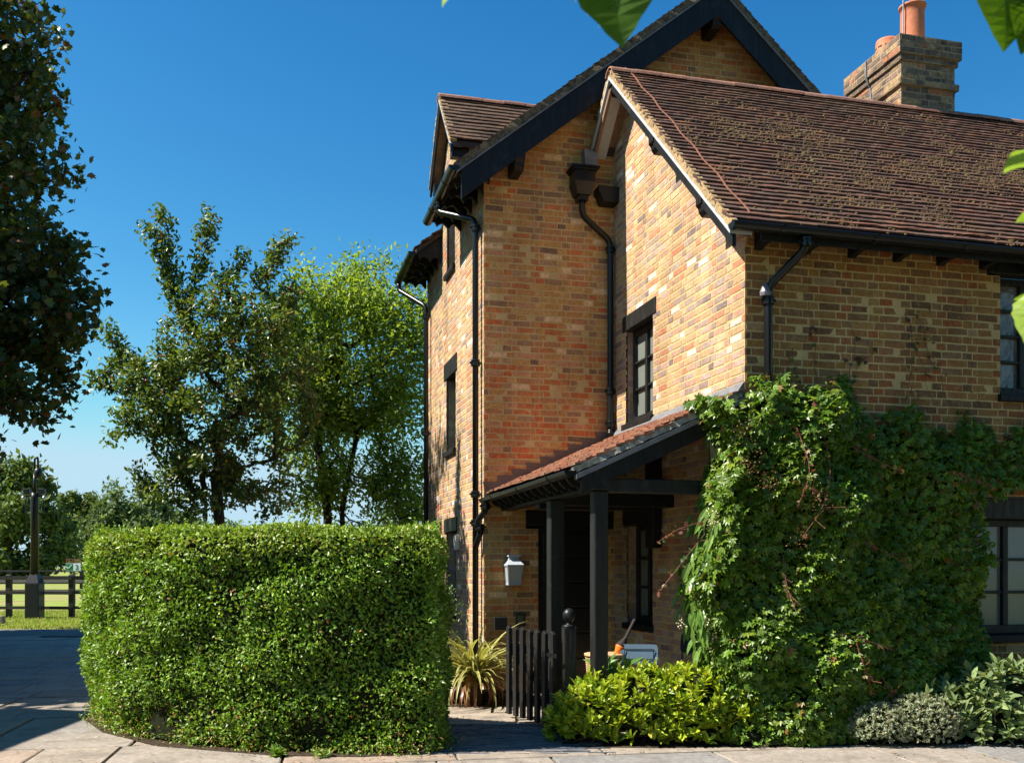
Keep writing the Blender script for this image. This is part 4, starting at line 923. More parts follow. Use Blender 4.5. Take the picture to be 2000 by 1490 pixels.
MB().lathe(up_(.115), [(.05, 0), (.052, .02), (.03, .06), (.02, .09)], 12, t_).build('bristle_head', 'bristle', br)
MB().bar(up_(.19), up_(.42), .022, .05, up=(0, 1, 0)).build('blade', 'bristle', br, bevel=.01)

# ================================================================== FIELD: fences, lamp mast, sign
def fence(name, label, pts, posts, h, rails, mat, mat_post, zt=.1, group=None, pw=.1):
    p0, p1 = np.array(pts[0], float), np.array(pts[1], float); root = thing(name, label, 'fence', (p0[0], p0[1], 0), 0, group); d = p1 - p0
    for t in posts: q = d * t; MB().box(q[0] - pw / 2, q[0] + pw / 2, q[1] - pw / 2, q[1] + pw / 2, 0, h).build('post', mat_post, root)
    ts = [0] + list(posts) + [1]
    for z in rails:
        for i in range(len(ts) - 1):
            if ts[i + 1] - ts[i] < 1e-3: continue
            a, b = d * ts[i], d * ts[i + 1]; MB().bar((a[0], a[1] - pw / 2 - .02, z), (b[0] - .01, b[1] - pw / 2 - .02, z + rng.uniform(-.02, .02)), .04, zt).build('rail', mat, root)
fence('paddock_fence', 'near dark post and rail fence beyond the drive, three rails', ((-22, 29.2), (2, 29.2)), [.03, .12, .211, .302, .3787, .47, .56, .65, .74, .83, .92], 1.24, (.30, .74, 1.16), 'fence_dark', 'fence_dark', .09, pw=.14)
fence('field_fence', 'weathered grey rail fence further out in the field', ((-32, 43.5), (4, 45.5)), [.02, .1, .186, .27, .345, .42, .5, .58, .66, .74, .82, .9], 1.15, (.42, .85), 'fence_grey', 'fence_grey', .12, pw=.14)
fence('far_fence', 'dark rail fence farthest out before the trees', ((-46, 66), (6, 68)), [.06, .15, .24, .33, .42, .5, .6, .7, .8], 1.3, (.4, .8, 1.2), 'fence_dark', 'fence_dark', .12, pw=.16)
LM = np.array([-932 / 1944 * 28.8, 28.8])
mast = thing('camera_mast', 'black camera mast with floodlights on a square base by the paddock fence', 'lamp mast', (LM[0], LM[1], 0))
MB().box(-.2, .2, -.2, .2, 0, 1.02).build('base_box', 'pole_black', mast, bevel=.02)
tp = MB(); tp.add([(-.2, -.2, 1.021), (.2, -.2, 1.021), (.2, .2, 1.021), (-.2, .2, 1.021), (-.1, -.1, 1.28), (.1, -.1, 1.28), (.1, .1, 1.28), (-.1, .1, 1.28)], BOXF); tp.build('shoulder', 'pole_black', mast)
MB().lathe((0, 0, 1.28), [(.115, 0), (.11, 2.2), (.095, 2.35)], 16).build('pole', 'pole_black', mast, smooth=True)
MB().lathe((.0, 0, 3.63), [(.045, 0), (.04, .55)], 12).build('upper_pole', 'pole_black', mast, smooth=True)
MB().tube(smooth_path([(0, 0, 4.15), (0, 0, 4.62), (.09, 0, 4.66), (.1, 0, 4.35)], 6, .12), .03, 10).build('swan_neck', 'pole_black', mast, smooth=True)
MB().lathe((.1, 0, 4.12), [(.02, -.08), (.08, -.05), (.115, .02), (.115, .12), (.085, .2), (.03, .24)], 16).build('camera_dome', 'pole_black', mast, smooth=True)
for sx in (-1, 1):
    MB().box(sx * .22 - .085, sx * .22 + .085, -.08, .08, 3.58, 3.75).build('floodlight', 'pole_black', mast, bevel=.015)
    MB().lathe((sx * .3, -.05, 3.47), [(.0, -.06), (.05, -.03), (.06, .02), (.03, .07)], 12).build('lamp', 'steel', mast, smooth=True)
    MB().tube([(sx * .09, 0, 3.05), (sx * .26, 0, 3.05), (sx * .26, 0, 3.44)], .02, 6).build('bracket', 'pole_black', mast)
MB().box(-.3, .3, -.02, .02, 3.52, 3.56).build('cross_arm', 'pole_black', mast)
SG = np.array([-856 / 1944 * 40, 40.]); sgn = thing('field_sign', 'small field sign with red lettering over green and white panels', 'sign', (SG[0], SG[1], 0))
MB().box(-.045, .045, 0, .07, 0, 1.36).build('post', 'fence_grey', sgn); MB().box(-.3, .3, -.03, 0, 1.315, 1.63).build('backing', 'sign_white', sgn); MB().box(-.29, -.01, -.04, -.031, 1.335, 1.61).build('green_panel', 'sign_green', sgn)
MB().box(.01, .29, -.04, -.031, 1.335, 1.61).build('white_panel', 'sign_white', sgn); MB().box(-.33, .33, -.025, .0, 1.64, 1.66).build('letter_bar', 'fence_dark', sgn)
def text(body, size, loc, mat, parent, name):
    c = bpy.data.curves.new(name, 'FONT'); c.body = body; c.size = size; c.align_x = 'CENTER'; c.extrude = .004
    t = bpy.data.objects.new(name, c); COL.objects.link(t); dg = bpy.context.evaluated_depsgraph_get(); me = bpy.data.meshes.new_from_object(t.evaluated_get(dg)); bpy.data.objects.remove(t)
    me.materials.clear(); me.materials.append(MATS[mat]); o = link(name, me, parent); o.location = loc; o.rotation_euler = (R(90), 0, 0); return o
tx = text('POLO', .22, (0, -.03, 1.665), 'sign_red', sgn, 'lettering'); tx.scale = (1.05, 1, 1)
text('2', .28, (.15, -.046, 1.38), 'sign_ink', sgn, 'number')
tk = MB(); tk.bar((-.27, -.045, 1.50), (-.2, -.045, 1.42), .035, .01, up=(0, 1, 0)); tk.bar((-.2, -.045, 1.42), (-.05, -.045, 1.57), .03, .01, up=(0, 1, 0)); tk.build('mallet_mark', 'sign_white', sgn)
bo = thing('timber_bollard', 'short grey timber bollard on the grass verge at left edge', 'bollard', (-1000 / 1944 * 26.2 + .03, 26.2, 0)); MB().box(-.08, .08, -.08, .08, 0, .2).build('post', 'fence_grey', bo, bevel=.01)
# grass blades on the verge
n = 26000; gx = rng.uniform(-17, -8, n); gy = rng.uniform(24.05, 34, n); gr = thing('verge_grass', 'short green grass on the verge beyond the drive', 'grass', (-12, 25, 0)); gr['kind'] = 'stuff'
leaves('blades', np.stack([gx + 12, gy - 25, np.full(n, -.03)], 1), np.stack([rng.normal(size=n) * .35, rng.normal(size=n) * .35, np.ones(n)], 1), rdir(n), rng.uniform(.04, .11, n), leaf_tmpl([(.4, .12)]), pick_cols([(.22, .30, .05, 3), (.28, .34, .07, 2), (.34, .30, .13, 1)], n), 'blade', gr)

# ================================================================== HEDGE
def chaikin(p, it=3):
    p = np.asarray(p, float)
    for _ in range(it): q = np.roll(p, -1, 0); p = np.stack([.75 * p + .25 * q, .25 * p + .75 * q], 1).reshape(-1, p.shape[1])
    return p
HP = chaikin([(-.60, 8.10), (-.62, 8.02), (-1.2, 7.98), (-1.95, 8.02), (-2.95, 8.40), (-3.74, 9.02), (-4.20, 9.8), (-4.36, 10.6), (-3.95, 11.1), (-3.2, 11.0), (-2.7, 10.1), (-1.9, 9.4), (-.75, 9.12), (-.60, 9.0)], 3)
HH = 1.80
hedge = thing('clipped_hedge', 'tall clipped green hedge with rounded end beside the gate path', 'hedge', (-2.2, 9.2, 0)); HO = np.array([-2.2, 9.2, 0])
seg_ = np.roll(HP, -1, 0) - HP; sl = np.linalg.norm(seg_, axis=1); cum = np.concatenate([[0], np.cumsum(sl)])
cent = np.array([-2.4, 9.4])
def hedge_pt(s, z, inset):
    k = np.clip(np.searchsorted(cum, s) - 1, 0, len(HP) - 1); t = (s - cum[k]) / sl[k]; p = HP[k] + seg_[k] * t[:, None]
    nrm = np.stack([seg_[k][:, 1], -seg_[k][:, 0]], 1); nrm /= np.linalg.norm(nrm, axis=1, keepdims=True)
    mid = HP.mean(0); sign = np.sign(((p - mid) * nrm).sum(1)); area = (HP[:, 0] * np.roll(HP[:, 1], -1) - HP[:, 1] * np.roll(HP[:, 0], -1)).sum(); nrm = nrm if area > 0 else -nrm
    rt = .13; over = np.clip(z - (HH - rt), 0, rt); ins = rt - np.sqrt(np.maximum(rt * rt - over * over, 0)); ins = ins + .16 * np.clip(.55 - z, 0, 1) ** 1.3 * 1.2 * (p[:, 0] < -2.2) + .05 * np.clip(.3 - z, 0, 1)
    bump = .030 * np.sin(s * 4.3 + z * 3.1) + .024 * np.sin(s * 9.1 - z * 7.7 + 1) + .022 * np.sin(z * 13 + s * 3.1) + .018 * np.sin(s * 21 + 4 * np.sin(z * 6)) * np.cos(z * 17)
    q = p - nrm * (ins + inset - bump)[:, None]; tilt = np.clip(over / rt, 0, 1)
    N = np.stack([nrm[:, 0], nrm[:, 1], tilt * 1.3], 1); return np.concatenate([q, z[:, None]], 1), norm(N)
n = 92000; s_ = rng.uniform(0, cum[-1] * .9999, n); zz = HH - (HH - .02) * rng.random(n) ** 1.08; P, N = hedge_pt(s_, zz, rng.exponential(.035, n) - .012)
hn = np.sin(s_ * 3.7 + 2 * np.sin(zz * 4)) * np.cos(zz * 5.1 + s_ * 1.9) + .6 * np.sin(s_ * 8.3 - zz * 6.1)
keepm = ~((N[:, 1] > .5) & (rng.random(n) < .7)) & (rng.random(n) > np.clip(hn - .55, 0, .75) * 1.1 * (1.25 - zz / HH)); P, N = P[keepm], N[keepm]
nt = 20000; tx_ = rng.uniform(-4.2, -.6, nt * 2); ty_ = rng.uniform(7.9, 11.1, nt * 2)
def inside_poly(x, y, poly):
    c = np.zeros(len(x), bool); j = len(poly) - 1
    for i in range(len(poly)):
        xi, yi, xj, yj = *poly[i], *poly[j]; c ^= ((yi > y) != (yj > y)) & (x < (xj - xi) * (y - yi) / (yj - yi + 1e-12) + xi); j = i
    return c
HI = cent + (HP - cent) * .965
m_ = inside_poly(tx_, ty_, HI); tx_, ty_ = tx_[m_], ty_[m_]
Pt = np.stack([tx_, ty_, HH + .015 * np.sin(tx_ * 6) + .02 * np.sin(ty_ * 7 + tx_ * 3) - rng.exponential(.03, len(tx_)) + .012], 1)
P = np.vstack([P, Pt]); N = np.vstack([N, np.tile([0, 0, 1.], (len(Pt), 1))]); n = len(P)
U = norm(rdir(n) * .8 + N * .4 + np.array([0, 0, .2])); NN = norm(N * .62 + rdir(n) * .75 + np.array([-.42, -.05, .42]))
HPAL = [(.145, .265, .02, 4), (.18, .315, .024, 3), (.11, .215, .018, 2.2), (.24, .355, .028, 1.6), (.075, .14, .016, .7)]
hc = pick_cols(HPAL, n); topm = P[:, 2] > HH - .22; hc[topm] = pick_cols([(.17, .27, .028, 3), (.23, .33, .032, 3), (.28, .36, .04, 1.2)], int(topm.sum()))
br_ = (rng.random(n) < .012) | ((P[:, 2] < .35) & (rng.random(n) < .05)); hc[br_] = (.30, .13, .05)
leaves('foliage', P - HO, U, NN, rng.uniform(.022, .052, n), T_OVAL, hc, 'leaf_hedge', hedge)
# loose shoots on top
k = 260; s_ = rng.uniform(0, cum[-1] * .9999, k); Pk, Nk = hedge_pt(s_, np.full(k, HH - .02), np.zeros(k)); i = np.repeat(np.arange(k), 7); t = np.tile(np.arange(7) / 7, k)
Q = Pk[i] + (Nk[i] * .3 + np.array([0, 0, .6]) + rng.normal(size=(k, 3))[i] * .25) * (t * .10)[:, None]
leaves('new_shoots', Q - HO, rdir(len(Q)) + np.array([0, 0, .4]), rdir(len(Q)), .032, T_OVAL, (.17, .29, .035), 'leaf_hedge', hedge)
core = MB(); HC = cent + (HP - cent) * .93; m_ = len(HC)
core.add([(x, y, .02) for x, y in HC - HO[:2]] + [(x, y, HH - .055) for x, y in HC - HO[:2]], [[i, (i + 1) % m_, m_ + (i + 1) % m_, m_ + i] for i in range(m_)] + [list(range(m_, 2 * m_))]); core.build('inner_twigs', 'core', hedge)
for k in range(26):
    s0 = rng.uniform(0, cum[-1] * .99, 1); p, nn = hedge_pt(s0, np.array([.05]), np.array([.06])); p = p[0] - HO
    MB().tube([p, p + np.array([rng.normal() * .05, rng.normal() * .05, .35]), p + np.array([rng.normal() * .1, rng.normal() * .1, .75])], [.012, .009, .005], 6).build('stem', 'twig', hedge)
# clipped twigs showing through the face
k = 1400; s_ = rng.uniform(0, cum[-1] * .9999, k); Pk, Nk = hedge_pt(s_, HH * rng.random(k) ** 1.1, rng.uniform(.0, .05, k)); d_ = norm(Nk * .8 + rdir(k) * .7 + np.array([0, 0, .5])); ln = rng.uniform(.04, .12, k)[:, None]
V_, F_ = seg_tubes(Pk - d_ * ln * .5 - HO, Pk + d_ * ln * .5 - HO, np.full(k, .0028), np.full(k, .0016), 4); o = link('clipped_twigs', mesh_from('clipped_twigs', V_, F_, 'twig'), hedge); o['kind'] = 'stuff'
# weeds along the hedge foot
n = 9000; s_ = rng.uniform(0, cum[-1] * .9999, n); P, N = hedge_pt(s_, rng.exponential(.045, n) + .012, -rng.exponential(.05, n) + .05); mfront = (N[:, 1] < .3); P, N = P[mfront], N[mfront]; n = len(P)
wd = thing('hedge_weeds', 'low creeping weeds and fallen leaves along the foot of the hedge', 'weeds', (-2.2, 8.2, 0)); wd['kind'] = 'stuff'
leaves('weeds', P - np.array([-2.2, 8.2, 0]), rdir(n) + N * .5 + np.array([0, 0, .3]), rdir(n) * .5 + np.array([0, 0, 1]), rng.uniform(.018, .04, n), T_OVAL, pick_cols([(.15, .26, .03, 3), (.22, .33, .05, 2), (.30, .15, .06, .8), (.36, .22, .09, .6)], n), 'leaf', wd)
def rosette(P, D, k, size, tmpl, open_=.9, jitter=.25):
    """k leaves around each axis D at P -> arrays"""
    m = len(P); D = norm(D); a = np.tile(np.arange(k) * 2.39996, m) + np.repeat(rng.uniform(0, 6.28, m), k); i = np.repeat(np.arange(m), k)
    ref = np.where(np.abs(D[:, 2:3]) > .9, [[1., 0, 0]], [[0, 0, 1.]]); X = norm(np.cross(ref, D)); Y = np.cross(D, X)
    rad = np.cos(a)[:, None] * X[i] + np.sin(a)[:, None] * Y[i]; h = np.tile(np.linspace(1, 0, k), m)
    op = open_ * (.35 + .9 * h)[:, None]
    U = norm(rad * op + D[i] * (1.05 - .5 * h)[:, None] + rng.normal(size=(len(i), 3)) * jitter); N = norm(D[i] * op - rad * .45 + rng.normal(size=(len(i), 3)) * .15 + np.array([0, 0, .2]))
    return P[i] - D[i] * (h * size * .5)[:, None], U, N
def weed(name, label, x, y, z, k, size, pal):
    w = thing(name, label, 'weed', (x, y, z)); m = 5; P = rng.normal(size=(m, 3)) * np.array([.05, .03, .0]); P[:, 2] = rng.uniform(.01, .05, m)
    Q, U, N = rosette(P, np.tile([0, 0, 1.], (m, 1)) + rng.normal(size=(m, 3)) * .3, k, size, T_OVAL2, 1.4); leaves('leaf_cluster', Q, U, N, size, T_OVAL2, pick_cols(pal, len(Q)), 'leaf', w)
    MB().tube([(0, 0, -.01), (.005, 0, .04)], .006, 6).build('stem', 'twig', w)
weed('paving_weed', 'bright green weed in front of hedge foot at middle, on the paving edge', -1.86, 7.86, 0, 9, .07, [(.16, .28, .04, 1), (.2, .33, .06, 1)])
weed('yellow_weed', 'yellowish weed growing from paving at hedge foot, nearer the gate path', -1.47, 7.82, 0, 8, .055, [(.24, .32, .05, 1), (.18, .28, .05, 1)])

# ================================================================== SHRUBS AND CREEPER IN FRONT OF THE WING
def bush(name, label, cat, base, ells, nros, k, size, tmpl, pal, mat, open_=.9, stems=12, lower=.0, group=None, core_=.72, jitter=.25):
    base = np.asarray(base, float); b = thing(name, label, cat, base.tolist(), 0, group); P = []; D = []
    E = np.array([e[:6] for e in ells]); wts = np.array([(e[3] * e[5] + e[3] * e[4]) for e in ells]); idx = rng.choice(len(ells), nros * 3, p=wts / wts.sum())
    for i in idx:
        e = E[i]; d = rng.normal(size=3); d /= np.linalg.norm(d)
        if d[2] < -.45: continue
        r = rng.uniform(.80, 1.04); p = e[:3] + d * e[3:6] * r
        if p[2] < .03: continue
        q = (p - E[:, :3]) / E[:, 3:6]; 
        if ((q ** 2).sum(1) < .55).any(): continue
        P.append(p); nn = d / e[3:6]; nn = nn / np.linalg.norm(nn); D.append(nn * .7 + np.array([0, 0, .75]) + rng.normal(size=3) * .3)
        if len(P) >= nros: break
    P = np.array(P); D = np.array(D); Q, U, N = rosette(P, D, k, size, tmpl, open_, jitter); hgt = P[np.repeat(np.arange(len(P)), k), 2]
    leaves('foliage', Q - base, U, N, size * rng.uniform(.7, 1.2, len(Q)), tmpl, pick_cols(pal, len(Q)), mat, b)
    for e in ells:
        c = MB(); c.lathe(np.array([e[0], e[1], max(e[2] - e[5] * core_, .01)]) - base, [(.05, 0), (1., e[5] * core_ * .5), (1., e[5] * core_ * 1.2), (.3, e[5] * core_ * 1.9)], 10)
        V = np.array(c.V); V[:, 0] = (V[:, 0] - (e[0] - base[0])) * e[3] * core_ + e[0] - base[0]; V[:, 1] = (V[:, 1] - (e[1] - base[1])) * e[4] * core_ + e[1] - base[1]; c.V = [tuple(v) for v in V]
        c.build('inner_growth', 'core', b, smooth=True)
    for j in range(stems):
        i = rng.integers(len(P)); e = E[rng.integers(len(E))]; f = np.array([e[0] + rng.normal() * e[3] * .3, e[1] + rng.normal() * e[4] * .3, .0]); g = P[i] - D[i] * .04
        if np.linalg.norm(g - f) < 1.2: MB().tube([f - base, (f * .5 + g * .5 + np.array([0, 0, .02])) - base, g - base], [.009, .006, .003], 5).build('stem', 'twig', b)
    return b
YG = [(.30, .38, .025, 4), (.37, .44, .03, 3), (.21, .31, .025, 2.5), (.44, .46, .06, 1)]
bush('yellow_green_shrub', 'low glossy yellow green shrub right of the gate post', 'shrub', (1.1, 8.55, 0),
     [(.72, 8.58, .20, .34, .28, .36), (1.12, 8.56, .24, .40, .30, .40), (1.55, 8.58, .22, .38, .32, .42), (1.92, 8.60, .20, .26, .26, .38), (.46, 8.60, .12, .16, .2, .22)], 760, 8, .085, T_ELL, YG, 'leaf_gloss', .8, 26)
bush('whorled_shrub', 'taller green plant with whorled long leaves in front of blue chair', 'shrub', (.95, 8.78, 0), [(.92, 8.80, .52, .20, .14, .16), (.92, 8.80, .35, .16, .14, .2)], 14, 11, .16, T_LONG, [(.10, .21, .045, 3), (.14, .26, .05, 2)], 'leaf_gloss', 1.25, 5, core_=.3)
bush('grey_shrub', 'small dome of fine grey green foliage at the paving edge', 'shrub', (3.3, 8.45, 0), [(3.12, 8.44, .14, .28, .22, .20), (3.48, 8.46, .16, .32, .24, .26)], 1500, 7, .026, T_OVAL, [(.30, .34, .22, 3), (.36, .39, .27, 2), (.23, .28, .16, 2), (.27, .20, .12, .7)], 'leaf_matt', .9, 30, core_=.68)
bush('broad_leaf_shrub', 'broad leaved mid green shrub at the right edge of the paving', 'shrub', (4.4, 8.7, 0), [(3.75, 8.72, .22, .40, .3, .25), (4.35, 8.65, .32, .50, .36, .36), (5.0, 8.7, .38, .5, .4, .45), (4.15, 8.5, .16, .42, .22, .22), (3.55, 8.85, .15, .35, .25, .26)], 420, 7, .125, T_ELL, [(.16, .22, .085, 3), (.20, .26, .10, 2), (.12, .175, .065, 2)], 'leaf_matt', 1.35, 16, core_=.62)
bush('ground_ivy', 'low green creeping plant between grey shrub and creeper foot', 'plant', (2.4, 8.5, 0), [(2.45, 8.45, .03, .28, .14, .10), (2.0, 8.36, .05, .2, .12, .13), (2.75, 8.45, .03, .2, .1, .07)], 130, 6, .045, T_OVAL2, [(.15, .26, .04, 2), (.2, .32, .05, 2), (.10, .19, .03, 1)], 'leaf', 1.1, 4, core_=.5)
# creeper over the wing corner: heightfield in front of the front wall (local house axes)
cw = local_thing('wall_creeper', 'large leafy creeper covering the lower wing corner, with red trailing stems', 'creeper', .6, BB, 0)
def top_z(a): return np.interp(a, [-.7, -.52, -.3, 0, .5, .85, 1.1, 1.5, 2.0, 2.6, 3.6], [1.9, 2.62, 2.92, 3.10, 3.16, 3.12, 2.95, 2.88, 2.82, 2.80, 2.78])
def bot_z(a): return np.where(a > 2.28, np.interp(a, [2.28, 2.6, 3.6], [2.16, 2.22, 2.28]), 0.)
def depth(a, z):
    d = np.interp(a, [-.6, -.4, -.15, .3, .7, .9, 1.2, 2.0, 3.5], [.08, .24, .35, .44, .46, .40, .30, .25, .20]) * (.72 + .28 * np.clip((3.2 - z) / 1.0, 0, 1)) + .10 * np.exp(-((z - .6) / .6) ** 2) + .12 * np.clip((1.3 - z), 0, 1) * np.exp(-((a - 1.0) / .9) ** 2)
    return d + .05 * np.sin(a * 4.1 + z * 2.7) + .045 * np.sin(a * 7.3 - z * 5.9 + 1.1) + .03 * np.sin(z * 9 + a * 3)
def creeper_pts(n, inset):
    out = []
    while len(out) < n:
        a = rng.uniform(-.72, 3.5); z = rng.uniform(0.02, 3.2)
        tz = float(top_z(a)) + .09 * math.sin(a * 9) + .06 * math.sin(a * 23 + 1)
        lft = -.40 + .10 * math.sin(z * 3.2 + .5) + .06 * math.sin(z * 8) - (.10 if z < 1.3 else 0)
        if z > tz or z < float(bot_z(np.array(a))) or a < lft: continue
        if a > 2.42 + .12 * math.sin(z * 5) and .75 < z < 2.2: continue
        e = min((a - lft) / .30, (tz - z) / .35, 1.0); e = math.sqrt(max(1 - (1 - e) ** 2, 0)) if e < 1 else 1
        dd = float(depth(np.array(a), np.array(z))) * e
        if inset == 'left':    # leaves on the left-hand end (return towards the porch)
            pass
        out.append((a, BB - dd, z, e))
    return np.array(out)
# surface leaves
n = 9500; S = creeper_pts(n, 0)
eps = .05
def cnorm(S):
    a, z, e = S[:, 0], S[:, 2], S[:, 3]; dda = (depth(a + eps, z) - depth(a - eps, z)) / (2 * eps); ddz = (depth(a, z + eps) - depth(a, z - eps)) / (2 * eps)
    lx = np.where(a < -.15, -1.6 * (1 - e + .1), 0); uz = np.where(z > top_z(a) - .4, 1.2 * (1 - e + .1), 0)
    return norm(np.stack([-dda * -1 * -1 + lx, -np.ones_like(a), -ddz * -1 * -1 + uz], 1))
NS = cnorm(S); P = S[:, :3].copy(); P += NS * (rng.exponential(.05, n) * -1 + .03)[:, None]
CO = np.array([.6, BB, 0])
U = norm(rdir(n) * .7 + np.array([0, -.3, -.6]) + NS * .3); N_ = norm(NS * .6 + rdir(n) * .6 + np.array([-.35, 0, .5]))
CP = [(.095, .175, .015, 4), (.13, .225, .018, 3), (.072, .132, .014, 2.5), (.18, .265, .022, 1.6), (.20, .12, .03, .25)]
leaves('foliage', P - CO, U, N_, rng.uniform(.045, .075, n), T_PALM, pick_cols(CP, n), 'leaf_gloss', cw)
n2 = 14000; S2 = creeper_pts(n2, 0); NS2 = cnorm(S2); P2 = S2[:, :3] + NS2 * (-rng.exponential(.06, n2) + .02)[:, None]
leaves('small_leaves', P2 - CO, rdir(n2) + np.array([0, -.2, -.4]), NS2 * .5 + rdir(n2) * .7 + np.array([-.35, 0, .45]), rng.uniform(.035, .065, n2), T_OVAL2, pick_cols(CP, n2), 'leaf_gloss', cw)
# leaves wrapping the left-hand end beside the porch
n3 = 2600; z3 = rng.uniform(.1, 2.95, n3); l3 = -.40 + .10 * np.sin(z3 * 3.2 + .5) + .06 * np.sin(z3 * 8); b3 = BB - rng.uniform(-.12, .42, n3); P3 = np.stack([l3 + rng.exponential(.05, n3) - .03 + .45 * ((BB - .1 - b3) ** 2) , b3, z3], 1)
leaves('porch_side_leaves', P3 - CO, rdir(n3) * .7 + np.array([-.3, -.1, -.6]), np.array([-.8, -.3, .4]) + rdir(n3) * .5, rng.uniform(.05, .09, n3), T_PALM, pick_cols(CP, n3), 'leaf_gloss', cw)
# drooping long leaves and cream flower heads at the left edge
n4 = 150; z4 = rng.uniform(.75, 2.0, n4); P4 = np.stack([-.46 + .08 * np.sin(z4 * 3.2 + .5) + rng.uniform(-.06, .12, n4), BB - rng.uniform(-.1, .3, n4), z4], 1)
leaves('drooping_leaves', P4 - CO, np.array([-.4, -.1, -.9]) + rdir(n4) * .35, np.array([-.6, -.4, .5]) + rdir(n4) * .4, rng.uniform(.13, .2, n4), T_LONG, pick_cols([(.10, .19, .03, 2), (.15, .26, .04, 1)], n4), 'leaf_gloss', cw)
fl = []
for (a, z, s, m) in ((-.42, 1.90, .05, 130), (-.39, 1.80, .045, 90), (-.46, 1.05, .06, 190), (-.43, .90, .05, 120), (-.52, 1.20, .035, 40), (-.72, 1.02, .03, 24)):
    fl.append(np.array([a, BB - .22, z]) + rng.normal(size=(m, 3)) * s * np.array([.7, .6, 1]))
fl = np.vstack(fl); leaves('blossom', fl - CO, rdir(len(fl)), rdir(len(fl)), rng.uniform(.012, .02, len(fl)), leaf_tmpl([(.5, .45)]), (.74, .69, .42), 'fruit', cw)
bf = []
for (a, z, s, m) in ((-.28, 2.35, .06, 90), (-.1, 2.2, .05, 80), (.35, 2.05, .05, 60), (-.35, 2.62, .05, 60), (.2, 1.72, .05, 60)):
    bf.append(np.array([a, BB - .62, z]) + rng.normal(size=(m, 3)) * s)
bf = np.vstack(bf); leaves('seed_heads', bf - CO, rdir(len(bf)), rdir(len(bf)), rng.uniform(.012, .02, len(bf)), leaf_tmpl([(.5, .4)]), (.20, .11, .05), 'leaf_matt', cw)
# red trailing stems with young bronze leaves
TR = [((.45, 2.95), (.55, 2.35), (.42, 2.0), (.25, 1.75)), ((.25, 2.7), (.3, 2.3), (.2, 2.0)), ((.85, 2.55), (1.1, 2.42), (1.35, 2.32)), ((.9, 1.72), (1.15, 1.62), (1.38, 1.5)), ((-.45, 1.9), (-.75, 1.82), (-.95, 1.7)), ((-.5, 1.78), (-.72, 1.5), (-.92, 1.28)),
      ((.6, .92), (.85, .86), (1.1, .78)), ((.7, .9), (.72, .66), (.82, .45)), ((.15, 1.6), (.12, 1.35), (.16, 1.1)), ((1.8, 2.35), (2.05, 2.28), (2.3, 2.2)), ((1.0, .55), (1.06, .4), (1.03, .25)), ((.5, 2.1), (.3, 2.15), (.1, 2.22))]
yl, yu = [], []
for t in TR:
    pts = [np.array([a, BB - float(depth(np.array(a), np.array(z))) - .05 - .05 * k, z]) - CO for k, (a, z) in enumerate(t)]
    o = MB().tube(smooth_path(pts, 4, .2), .003, 5).build('trailing_stem', 'bark_red', cw)
    for k in range(16):
        u_ = rng.random() * (len(pts) - 1); i0 = int(u_); q = pts[i0] + (pts[i0 + 1] - pts[i0]) * (u_ - i0); yl.append(q + rng.normal(size=3) * .015); yu.append(rng.normal(size=3) + np.array([0, -.4, -.3]))
        if k < 4: MB().tube([q, q + rng.normal(size=3) * .05 + np.array([.02, -.03, 0])], .002, 4).build('tendril', 'bark_red', o)
yl = np.array(yl); leaves('young_leaves', yl, np.array(yu), rdir(len(yl)) + np.array([0, -.3, .8]), rng.uniform(.02, .045, len(yl)), T_PALM, pick_cols([(.24, .085, .06, 3), (.20, .14, .05, 2), (.12, .19, .04, 1)], len(yl)), 'leaf', cw)
# bare climbing stems and clinging shoots on the wall above
for (a0, z0, a1, z1) in ((.75, 2.9, .62, 4.1), (1.05, 2.9, 1.1, 3.95), (1.75, 2.85, 1.62, 3.85), (1.75, 3.85, 2.15, 2.95), (1.62, 3.85, 1.95, 3.0), (.5, 3.1, .35, 3.6), (2.25, 2.85, 2.5, 3.25), (1.3, 3.5, .9, 3.1)):
    q = [np.array([a0 + (a1 - a0) * i / 8 + .03 * math.sin(i * 1.7), BB - .012, z0 + (z1 - z0) * i / 8]) - CO for i in range(9)]; MB().tube(q, [.0035 - .0003 * i for i in range(9)], 5).build('wall_stem', 'bark_red', cw)
    m = 14; ii = rng.integers(0, 6, m); L0 = np.array([q[i] for i in ii]) + rng.normal(size=(m, 3)) * np.array([.04, .005, .04]) + np.array([0, -.02, 0])
    leaves('wall_leaves', L0, rdir(m) + np.array([0, -.2, -.3]), np.tile([0, -1., .3], (m, 1)) + rdir(m) * .4, rng.uniform(.02, .05, m), T_PALM, pick_cols([(.05, .10, .025, 2), (.12, .06, .03, 2)], m), 'leaf', cw)
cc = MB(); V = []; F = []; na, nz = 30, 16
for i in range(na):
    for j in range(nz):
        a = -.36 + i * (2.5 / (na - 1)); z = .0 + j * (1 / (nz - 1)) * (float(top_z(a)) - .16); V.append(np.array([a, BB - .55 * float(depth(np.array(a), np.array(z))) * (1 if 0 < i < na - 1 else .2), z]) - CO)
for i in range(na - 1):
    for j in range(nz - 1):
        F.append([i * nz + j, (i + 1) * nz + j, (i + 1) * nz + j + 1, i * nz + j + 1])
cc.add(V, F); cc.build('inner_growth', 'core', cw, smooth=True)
for k in range(9): a = -.2 + k * .28; MB().tube([np.array([a, BB - .08, 0]) - CO, np.array([a + .05, BB - .12, 1.2]) - CO, np.array([a - .03, BB - .06, 2.4]) - CO], [.03, .02, .01], 6).build('stem', 'twig', cw)

